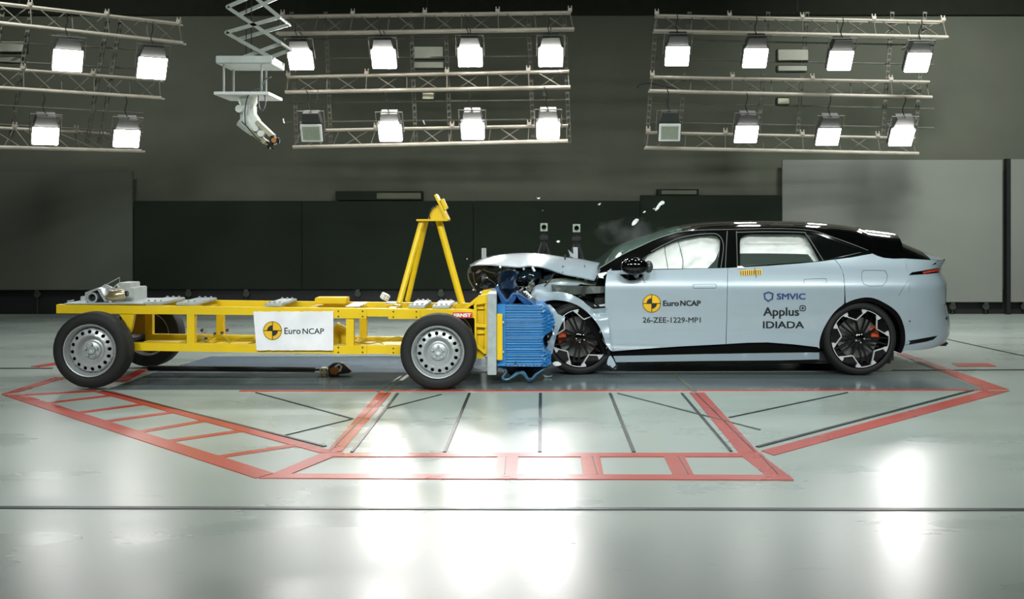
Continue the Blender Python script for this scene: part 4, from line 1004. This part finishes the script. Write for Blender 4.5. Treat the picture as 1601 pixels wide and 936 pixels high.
# ---- body details laid on the shell
bv = bvh_of([fd, rd, qp, rs]); rm = ray_map(bv, .003); rm2 = ray_map(bv, .0045)
SEAMM = mat('panel_gap', (52, 60, 66), .6)
def seam(ln, wd=.7, m=SEAMM, name='panel_gap', mp=None): return panel(name, strip(ln, wd), m, CAR, mp or ray_map(bv, .0012), thick=.003, res=6, smooth=None)
seam([(1137.7, 419), (1136.5, 480), (1135, 537)], .4, mat('panel_gap_light', (96, 108, 114), .6)); seam(cr([(1305.5, 406), (1313.5, 416), (1318.8, 430), (1320.5, 450), (1320.5, 469)], 4), .7)
seam(cr([(1420, 438), (1412, 450), (1405, 462)], 3), .4)
def rrect(x0, y0, x1, y1, r, n=4, sl=0):
    o = []
    for cx, cy, a in ((x1-r, y0+r, 0), (x0+r, y0+r, 90), (x0+r, y1-r, 180), (x1-r, y1-r, 270)):
        for i in range(n+1):
            t = math.radians(a+90*i/n); x = cx+r*math.cos(t); o.append((x, cy-r*math.sin(t)+sl*(x-x0)))
    return o
def ring(ol, wd, name, m=SEAMM):
    cx = sum(p[0] for p in ol)/len(ol); cy = sum(p[1] for p in ol)/len(ol)
    W = max(p[0] for p in ol)-cx; Hh = max(p[1] for p in ol)-cy
    inn = [(cx+(p[0]-cx)*(1-wd/W), cy+(p[1]-cy)*(1-wd/Hh)) for p in ol]
    return panel(name, ol, m, CAR, ray_map(bv, .0012), thick=.003, holes=[inn], res=5, smooth=None)
ring(rrect(1083, 444, 1120.5, 450.8, 3, sl=-.01), .6, 'door_handle'); ring(rrect(1256.5, 436, 1292.5, 444.5, 3.2, sl=-.035), .6, 'door_handle')
ring([(1350, 422), (1384, 422.5), (1388, 430), (1386, 440), (1380, 446.5), (1360, 447.5), (1350, 444), (1347, 436), (1347, 426)], .6, 'charging_flap')
panel('tail_lamp', [(1421, 429.8), (1426, 425.5), (1440, 423.4), (1472, 417.8), (1473.5, 420), (1470, 426), (1450, 428)], GLOSSB, CAR, rm, thick=.02, res=4, smooth=40)
panel('tail_lamp', [(1442, 425), (1470, 419), (1472, 420), (1469, 423.5), (1444, 427.4)], TAIL, CAR, rm2, thick=.02, res=4, smooth=40)
panel('bumper_vent', [(1414, 533.5), (1430, 531), (1466, 524.5), (1459, 531), (1448, 534), (1413, 540)], GLOSSB, CAR, rm, thick=.02, res=4, smooth=40)
panel('bumper_reflector', [(1479, 495.5), (1484, 492.5), (1483.5, 497), (1478.5, 500)], GLOSSB, CAR, rm, thick=.02, res=4, smooth=40)
panel('tail_lip', [(1457, 414), (1465, 408.5), (1477.5, 405), (1477, 407.5), (1470, 411.5)], GLOSSB, CAR, rm, thick=.02, res=4, smooth=40)
MB().bbox(P(1462, 541, 11.0), P(1483, 533, 11.0)+Vector((0, .8, 0)), .02).build('rear_diffuser', BLK, CAR, 40)
panel('sensor_dot', circ(1422.5, 502, 1.4, 10), SEAMM, CAR, rm, thick=.002, res=3, smooth=None)
# stickers
def ncap_car(cx, cy, r):
    o = panel('target_sticker', circ(cx, cy, r, 40), SIGNY, fd, ray_map(bv, .003), thick=.002, res=6, smooth=None)
    ncap_lines(cx, cy, r, fd, ray_map(bv, .006))
ncap_car(1019, 474.2, 14.2)
tm = ray_map(bv, .004)
text('lettering', 'Euro', (1036.6, 1061.5, 469.5, 478.5), INK, fd, tm, .45)
text('lettering', 'NCAP', (1063.5, 1095.6, 469.3, 478.3), INK, fd, tm, .45)
text('test_number', '26-ZEE-1229-MP1', (1005, 1095.5, 495.8, 504.4), INK, fd, tm, .12)
text('lettering', 'SMVIC', (1214.5, 1259.6, 458.2, 468.4), NAVY, rd, tm, .45)
text('lettering', 'Applus', (1193.4, 1249.5, 480, 498), INK, rd, tm, .45)
text('lettering', 'IDIADA', (1192.8, 1257.2, 502, 513.2), INK, rd, tm, .45)
sh = [(1193.6, 458.5), (1201.5, 455.4), (1209.7, 458.5), (1208.5, 468), (1204, 470), (1201.5, 472.2), (1195, 467.5)]
panel('shield_emblem', sh, NAVY, rd, tm, thick=.001, holes=[[(1201.5+(x-1201.5)*.68, 463.5+(y-463.5)*.68) for x, y in sh]], res=4, smooth=None)
panel('plus_emblem', rrect(1250, 477, 1260, 486.4, 3.5), INK, rd, tm, thick=.001, holes=[rrect(1251.4, 478.4, 1258.6, 485, 2.4)], res=4, smooth=None)
panel('plus_emblem', [(1254.3, 479.6), (1255.8, 479.6), (1255.8, 481), (1257.2, 481), (1257.2, 482.4), (1255.8, 482.4), (1255.8, 483.8), (1254.3, 483.8), (1254.3, 482.4), (1253, 482.4), (1253, 481), (1254.3, 481)], INK, rd, tm, thick=.001, res=4, smooth=None)
st = panel('striped_sticker', [(1156.5, 422.5), (1190.5, 421), (1191, 429), (1157, 430.5)], SIGNY, rd, tm, thick=.001, res=8, smooth=None)
for k in range(10):
    x = 1157.6+k*3.35; panel('black_stripe', [(x, 423.2-k*.14), (x+1.5, 423.1-k*.14), (x+1.9, 429.8-k*.14), (x+.4, 429.9-k*.14)], INK, rd, ray_map(bv, .006), thick=.001, res=8, smooth=None)
seam([(1180, 418), (1180.5, 426), (1183, 434)], .5, name='wire', mp=ray_map(bv, .009)); 
seam([(1004, 432), (1006, 437), (1008.5, 443)], .9, INK, 'wire')
panel('belt_clip', [(1153, 416), (1160, 415.8), (1165.5, 419), (1153, 419)], AIRBAG, CAR, mapS(-.01), thick=.02, res=6, smooth=None)

# ---- crushed front
NE = cr([(735, 414.5), (745, 413), (765, 412.8), (790, 415), (812, 416.6), (826, 414.8), (840, 415.5), (855, 418.5), (872, 424.5), (885, 428.5), (905, 432), (929.5, 437.5)], 6)
CE = cr([(734, 414), (748, 406), (765, 401.3), (785, 397.5), (808, 395.6), (830, 395.3), (850, 396.6), (868, 399.3), (888, 402.3), (908, 404.5), (925, 408), (941, 411)], 6)
def hood(u, v):
    i = min(len(NE)-1, int(round(u*(len(NE)-1))))
    n_ = P(NE[i][0], NE[i][1], 10.62); c_ = P(CE[i][0], CE[i][1], 11.25)
    f_ = Vector((n_.x, 2*YC-10.62, (n_.z+c_.z)/2-.02))
    a = 2*v-1     # -1 near .. 1 far
    if a < 0:
        t = 1+a; k = 1-(1-t)**1.8
        return Vector((n_.x+(c_.x-n_.x)*k, n_.y+(c_.y-n_.y)*t, n_.z+(c_.z-n_.z)*k))
    t = a; k = 1-t**1.8
    return Vector((f_.x+(c_.x-f_.x)*k, c_.y+(f_.y-c_.y)*t, f_.z+(c_.z-f_.z)*k))
hd = MB().grid(hood, len(NE)-1, 24).build('bonnet', PAINT, CAR, 60, thick=.012)
hb = bvh_of([hd]); hm = ray_map(hb, .003, 10.7)
for pts in (circ(880, 416.5, 1.4, 8, ry=2), circ(879.5, 425.5, 1.1, 8), circ(914, 416, .8, 8, ry=2.6)):
    panel('bonnet_hole', pts, INK, hd, hm, thick=.002, res=3, smooth=None)
MB().bbox(P(882.2, 406, 10.9), P(884.6, 398, 10.92), .003).build('hinge_scrap', INK, CAR)
MB().add([P(888, 390, 10.9), P(896, 397, 10.88), P(897, 402.5, 10.9), P(892, 401, 10.94)], [(0, 1, 2), (0, 2, 3), (0, 1, 3), (1, 2, 3)]).build('torn_metal', CHROME, CAR)
# front nose skin
NB = mat('crushed_black_plastic', (12, 13, 12), .45, coat=.1, noise_amt=.3, nscale=20, bump=.6, bscale=25)
def nose(px, py):
    k = (px-730)/60; return P(px, py, 10.75-.1*max(0, min(1, k))+.07*noise.noise(Vector((px*.07, py*.09, 0))))
panel('front_bumper', [(736, 415), (732, 420), (730.5, 428), (733, 440), (738, 449), (745, 457), (760, 459), (784, 462), (790, 440), (800, 420), (798, 416.5), (770, 415), (750, 414.5)], NB, CAR, nose, thick=.9, res=5, smooth=25)
def bay(px, py): return P(px, py, 10.95+.22*noise.noise(Vector((px*.05, py*.06, 9)))+.1*noise.noise(Vector((px*.16, py*.16, 3))))
panel('engine_bay', cr([(780, 417), (812, 419), (840, 417.5), (858, 420), (880, 428), (905, 433), (930, 439), (948, 425), (956, 440), (956, 520), (930, 500), (900, 485), (870, 482), (850, 480), (820, 477), (795, 470), (780, 462)], 3, True), NB, CAR, bay, thick=1.0, res=5, smooth=25)
random.seed(11)
bits = [BLK, NB, mat('dull_alloy_casting', (120, 122, 114), .5, metal=.5, noise_amt=.3, nscale=25), mat('dark_navy_plastic', (22, 34, 48), .35)]
for i in range(34):
    px = random.uniform(748, 868); py = random.uniform(421, 456); c = P(px, py, 10.72+random.uniform(-.05, .1)); s = random.uniform(.015, .05)
    mm = random.choice((0, 1, 1, 3, 3, 2))
    if mm == 2: s *= .6
    M_ = Matrix.Translation(c) @ Matrix.Rotation(random.uniform(0, 3), 4, Vector((random.random(), random.random(), random.random())).normalized())
    if i % 3: MB().bbox((-s, -s*.6, -s*.5), (s, s*.6, s*.5), .004, M_).build('broken_fragment', bits[mm], CAR)
    else: MB().tube([M_ @ Vector((-s*1.4, 0, 0)), M_ @ Vector((s*1.4, 0, 0))], s*.4, 10).build('broken_fragment', bits[mm], CAR, 40)
MB().ball(P(828, 432, 10.74), (.12, .08, .075), 3, .3, 2).build('headlamp_unit', mat('headlamp_dark', (18, 30, 38), .1, coat=1), CAR, 50)
for pts, r_, mm in (([(737, 416), (732, 424), (733, 436), (738, 446), (744, 455)], .008, mat('grey_edge_trim', (84, 86, 74), .35)), ([(755, 421), (764, 425), (774, 427)], .004, GREYBEAM), ([(758, 428), (764, 436), (772, 441), (778, 448)], .004, GREYBEAM), ([(740, 426), (741, 436), (745, 446)], .005, GREYBEAM),
                ([(795, 442), (802, 447), (812, 448), (822, 449)], .006, GREYBEAM), ([(832, 417), (836, 424)], .012, WHITE), ([(866, 428), (857, 441), (851, 447)], .007, mat('gas_strut', (60, 62, 56), .4)), ([(805, 450), (812, 455), (818, 450)], .012, ALU)):
    MB().tube([P(*p, 10.62) for p in (cr(pts, 3) if len(pts) > 2 else pts)], r_, 6).build('bent_bracket' if r_ > .0065 else 'torn_wire', mm, CAR, 60)
for i, (px, py) in enumerate(((789, 427), (782, 417), (804, 423), (819, 420.5), (740, 453), (752, 457), (745, 444), (810, 451), (823, 449.5), (762, 434))):
    c = P(px, py, 10.6); s = random.uniform(.008, .013); MB().ball(c, (s, s*.6, s), 1, .6, i).build('broken_fragment', CHROME, CAR)
for ol, Y in (([(822, 452), (828, 441), (833, 436), (836, 444), (832, 455), (828, 457)], 10.6), ([(803, 452), (808, 449), (812, 454), (808, 458), (803, 457)], 10.58)):
    panel('crumpled_foil', ol, mat('dull_alloy_casting', (120, 122, 114)), CAR, lambda px, py, Y=Y: P(px, py, Y+.03*noise.noise(Vector((px*.3, py*.3, 1)))), thick=.02, res=2, smooth=20)
panel('paper_label', [(817, 455), (823, 454), (833, 464), (828, 467)], WHITE, CAR, plane(10.2), thick=.004, res=10, smooth=None)
for k in range(3): panel('label_print', [(820.5+k*3, 457+k*2.6), (822.8+k*3, 458.5+k*2.6), (822+k*3, 460.4+k*2.6), (820+k*3, 459+k*2.6)], INK, CAR, plane(10.195), thick=.003, res=10, smooth=None)
# inner wing, beam, front wing
def wing(d): return lambda px, py: P(px, py, YS+.06+d+.03*noise.noise(Vector((px*.05, py*.07, 5)))+max(0, (900-px))*.0006)
panel('inner_wing', cr([(836, 447), (850, 443), (872, 440.5), (892, 441), (905, 442), (903, 446), (866, 446), (864, 458), (843, 462), (838, 474), (833, 466), (830, 455)], 2, True), PAINT, CAR, wing(.07), thick=.02, res=4, smooth=30)
panel('inner_wing', cr([(845, 441), (860, 437), (880, 434.5), (900, 436), (930, 441), (945, 444), (930, 446), (880, 441)], 3, True), mat('grey_green_primer', (128, 140, 128), .4), CAR, wing(.2), thick=.02, res=4, smooth=30)
panel('upper_rail', [(862.5, 445), (905, 447.5), (947, 447.5), (947, 457.5), (912, 459.5), (895, 460.5), (880, 457), (863, 456.5)], GREYBEAM, CAR, wing(.0), thick=.07, res=10, smooth=None)
MB().bar(P(913, 447, 10.44), P(912, 462, 10.44), .03, .04).build('rail_clamp', BLK, CAR)
for a in (904, 917): panel('hinge_bracket', [(a-2, 433), (a+2, 434), (a+1, 441), (a-2, 444.5), (a-6, 444)], WHITE, CAR, plane(10.72), thick=.03, res=10, smooth=None)
fo = cr([(836, 476), (838, 466), (842, 459.5), (856, 456.5), (874, 456), (892, 460), (908, 468), (920, 478), (928, 483)], 4)
fi = cr([(957, 549), (953, 546), (946, 534), (938.5, 513.6), (926, 496), (908, 480), (888, 471.5), (867, 468.8), (852, 471), (842, 476)], 4)
panel('front_wing', fo+[(949, 481), (951, 500), (953, 524), (957, 547)]+fi[1:], PAINT, CAR, lambda px, py: wing(-.05)(px, py)+Vector((0, .05*math.exp(-((py-490)/6)**2)*max(0, min(1, (px-915)/20)), 0)), thick=.02, res=4, smooth=35)
panel('wing_fragment', [(853, 476), (860, 476), (867, 483), (872, 490.5), (884, 496), (877, 508), (870, 524), (866, 540), (864, 552), (858, 556), (853, 549), (857, 537), (864, 522), (868, 508), (866, 496), (860, 486)], PAINT, CAR, lambda px, py: P(px, py, 10.30+.02*noise.noise(Vector((px*.1, py*.1, 5)))), thick=.015, res=3, smooth=30)
panel('wing_fragment', cr([(864, 567), (872, 565), (878, 570), (868, 572)], 2, True), WHITE, CAR, plane(10.35), thick=.01, res=4, smooth=None)
panel('sill_fragment', cr([(949, 569), (951, 560), (954, 556), (958, 560), (964, 573), (961, 577), (955, 573)], 2, True), PAINT, CAR, plane(10.4), thick=.03, res=4, smooth=None)
MB().tube([P(*p, 10.4) for p in ((952, 572), (958, 577), (965, 571))], .012, 6).build('torn_wire', BLK, CAR)
panel('pillar_scrap', [(934, 428), (948, 425), (950, 426), (943, 432), (944, 435), (937, 434)], AIRBAG, CAR, plane(10.5), thick=.02, res=10, smooth=None)
panel('cowl_trim', [(934, 440), (939, 420), (952, 424), (948, 440), (947, 447), (932, 446)], GLOSSB, CAR, plane(10.56), thick=.1, res=10, smooth=None)
MB().tube([P(951, 424, 10.45), P(956, 420.5, 10.45)], .006, 6).build('torn_wire', ALU, CAR)
panel('wheel_arch_liner', cr([(845, 476), (868, 470), (890, 474), (912, 486), (930, 505), (942, 530), (950, 552), (942, 552), (934, 532), (914, 502), (892, 485), (870, 480)], 3, True), mat('liner_black', (8, 8, 8), .8, spec=.1), CAR, plane(10.56), thick=.35, res=8, smooth=None)
MB().bbox(P(930, 483, 10.6), P(950, 460, 10.8), .02).build('hinge_area', BLK, CAR)
panel('bright_scrap', [(936, 476.5), (946, 475), (947, 478), (938, 479)], CHROME, CAR, plane(10.5), thick=.02, res=10, smooth=None)
panel('bright_scrap', [(928, 476), (931, 477), (933, 479), (930, 478.5)], CHROME, CAR, plane(10.5), thick=.02, res=10, smooth=None)
panel('torn_panel', [(848, 585), (857, 588), (864, 586), (862, 588.5), (852, 590)], PAINT, CAR, plane(10.35), thick=.01, res=10, smooth=None)

# ------------------------------------------------------------ flying debris
def shard(ol, Y, m, label, th=.012):
    o = panel('debris_fragment', ol, m, None, lambda px, py: P(px, py, Y+.02*noise.noise(Vector((px*.5, py*.5, 0)))), thick=th, res=3, smooth=30)
    tag(o, label, 'debris', 'fragments flying through the air'); return o
DW = mat('white_debris', (232, 236, 232), .5)
shard(cr([(988, 352), (989, 347), (994, 342), (999, 343), (996, 348), (991, 352)], 2, True), 10.8, DW, 'white leaf-shaped fragment flying just above the windscreen')
shard(cr([(1024, 328), (1028, 321), (1032, 316), (1036, 313.5), (1039, 316), (1038, 319), (1033, 321), (1030, 326), (1026, 329.5)], 2, True), 10.8, DW, 'long white fragment flying highest right above the windscreen')
shard([(1020.5, 326.5), (1023, 325), (1025, 327.5)], 10.8, DW, 'tiny white splinter just left of the long flying fragment')
shard([(1005, 332), (1008, 329.5), (1010, 330), (1007, 333)], 10.8, DW, 'tiny white splinter between the leaf-shaped and the long fragment')
shard([(934.5, 319.5), (938, 317), (940, 318), (937, 321)], 11.0, DW, 'small white fragment in the air right of the tripod cameras')
shard([(838.5, 308), (842, 309), (845, 308.2), (843, 311), (840, 310.5)], 11.0, DW, 'small white fragment in the air straight above the left tripod camera')
shard([(869.5, 377.5), (873, 375.5), (876, 377), (873, 379.5)], 11.2, DW, 'small pale fragment in the air between the two tripod cameras')
shard([(847.8, 328.5), (849.2, 328.3), (849, 330)], 11.0, DW, 'speck of debris just above the left tripod camera')
shard([(660.5, 188), (662.3, 188), (665, 194.5), (663, 194)], 11.5, DW, 'thin white sliver in front of the middle lamp rig')
shard([(441.5, 185), (443, 185), (445, 193), (443.3, 192)], 11.5, DW, 'thin white sliver right of the robot arm')
shard([(729, 403.8), (731, 404), (730.5, 406)], 10.6, DW, 'speck of debris left of the bonnet tip')
# white cube by the mast
R = root('flying_block', tuple(P(602, 464, 10.3)), 'white measuring block tilted in mid air just left of the mast foot', 'debris')
c = P(602, 463.5, 10.3); M_ = Matrix.Translation(c) @ Matrix.Rotation(math.radians(28), 4, 'Y') @ Matrix.Rotation(.5, 4, 'Z')
MB().bbox((-.035, -.035, -.03), (.035, .035, .03), .006, M_).build('block', WHITE, R)
for x in (-.015, .015):
    for z in (-.012, .012): MB().bbox((x-.005, -.037, z-.005), (x+.005, -.03, z+.005), .001, M_).build('hole', STRUT, R)

# ------------------------------------------------------------ smoke over the bonnet hinge
sm = bpy.data.materials.new('thin_smoke'); sm.use_nodes = True; nt = sm.node_tree; nt.nodes.clear()
out = nt.nodes.new('ShaderNodeOutputMaterial'); vs_ = nt.nodes.new('ShaderNodeVolumeScatter'); vs_.inputs['Color'].default_value = (.8, .86, .9, 1)
tc = nt.nodes.new('ShaderNodeTexCoord'); n1 = nt.nodes.new('ShaderNodeTexNoise'); n1.inputs['Scale'].default_value = 5; nt.links.new(tc.outputs['Object'], n1.inputs['Vector'])
mr_ = nt.nodes.new('ShaderNodeMapRange'); nt.links.new(n1.outputs[0], mr_.inputs[0]); mr_.inputs[1].default_value = .42; mr_.inputs[2].default_value = .75; mr_.inputs[3].default_value = 0; mr_.inputs[4].default_value = .4
nt.links.new(mr_.outputs[0], vs_.inputs['Density']); nt.links.new(vs_.outputs[0], out.inputs['Volume'])
o = MB().ball(P(985, 362, 11.75), (.36, .3, .16), 3, .4, 3).build('smoke', sm, None, 60)
tag(o, 'thin puff of smoke rising above the windscreen', 'smoke', None, 'stuff')
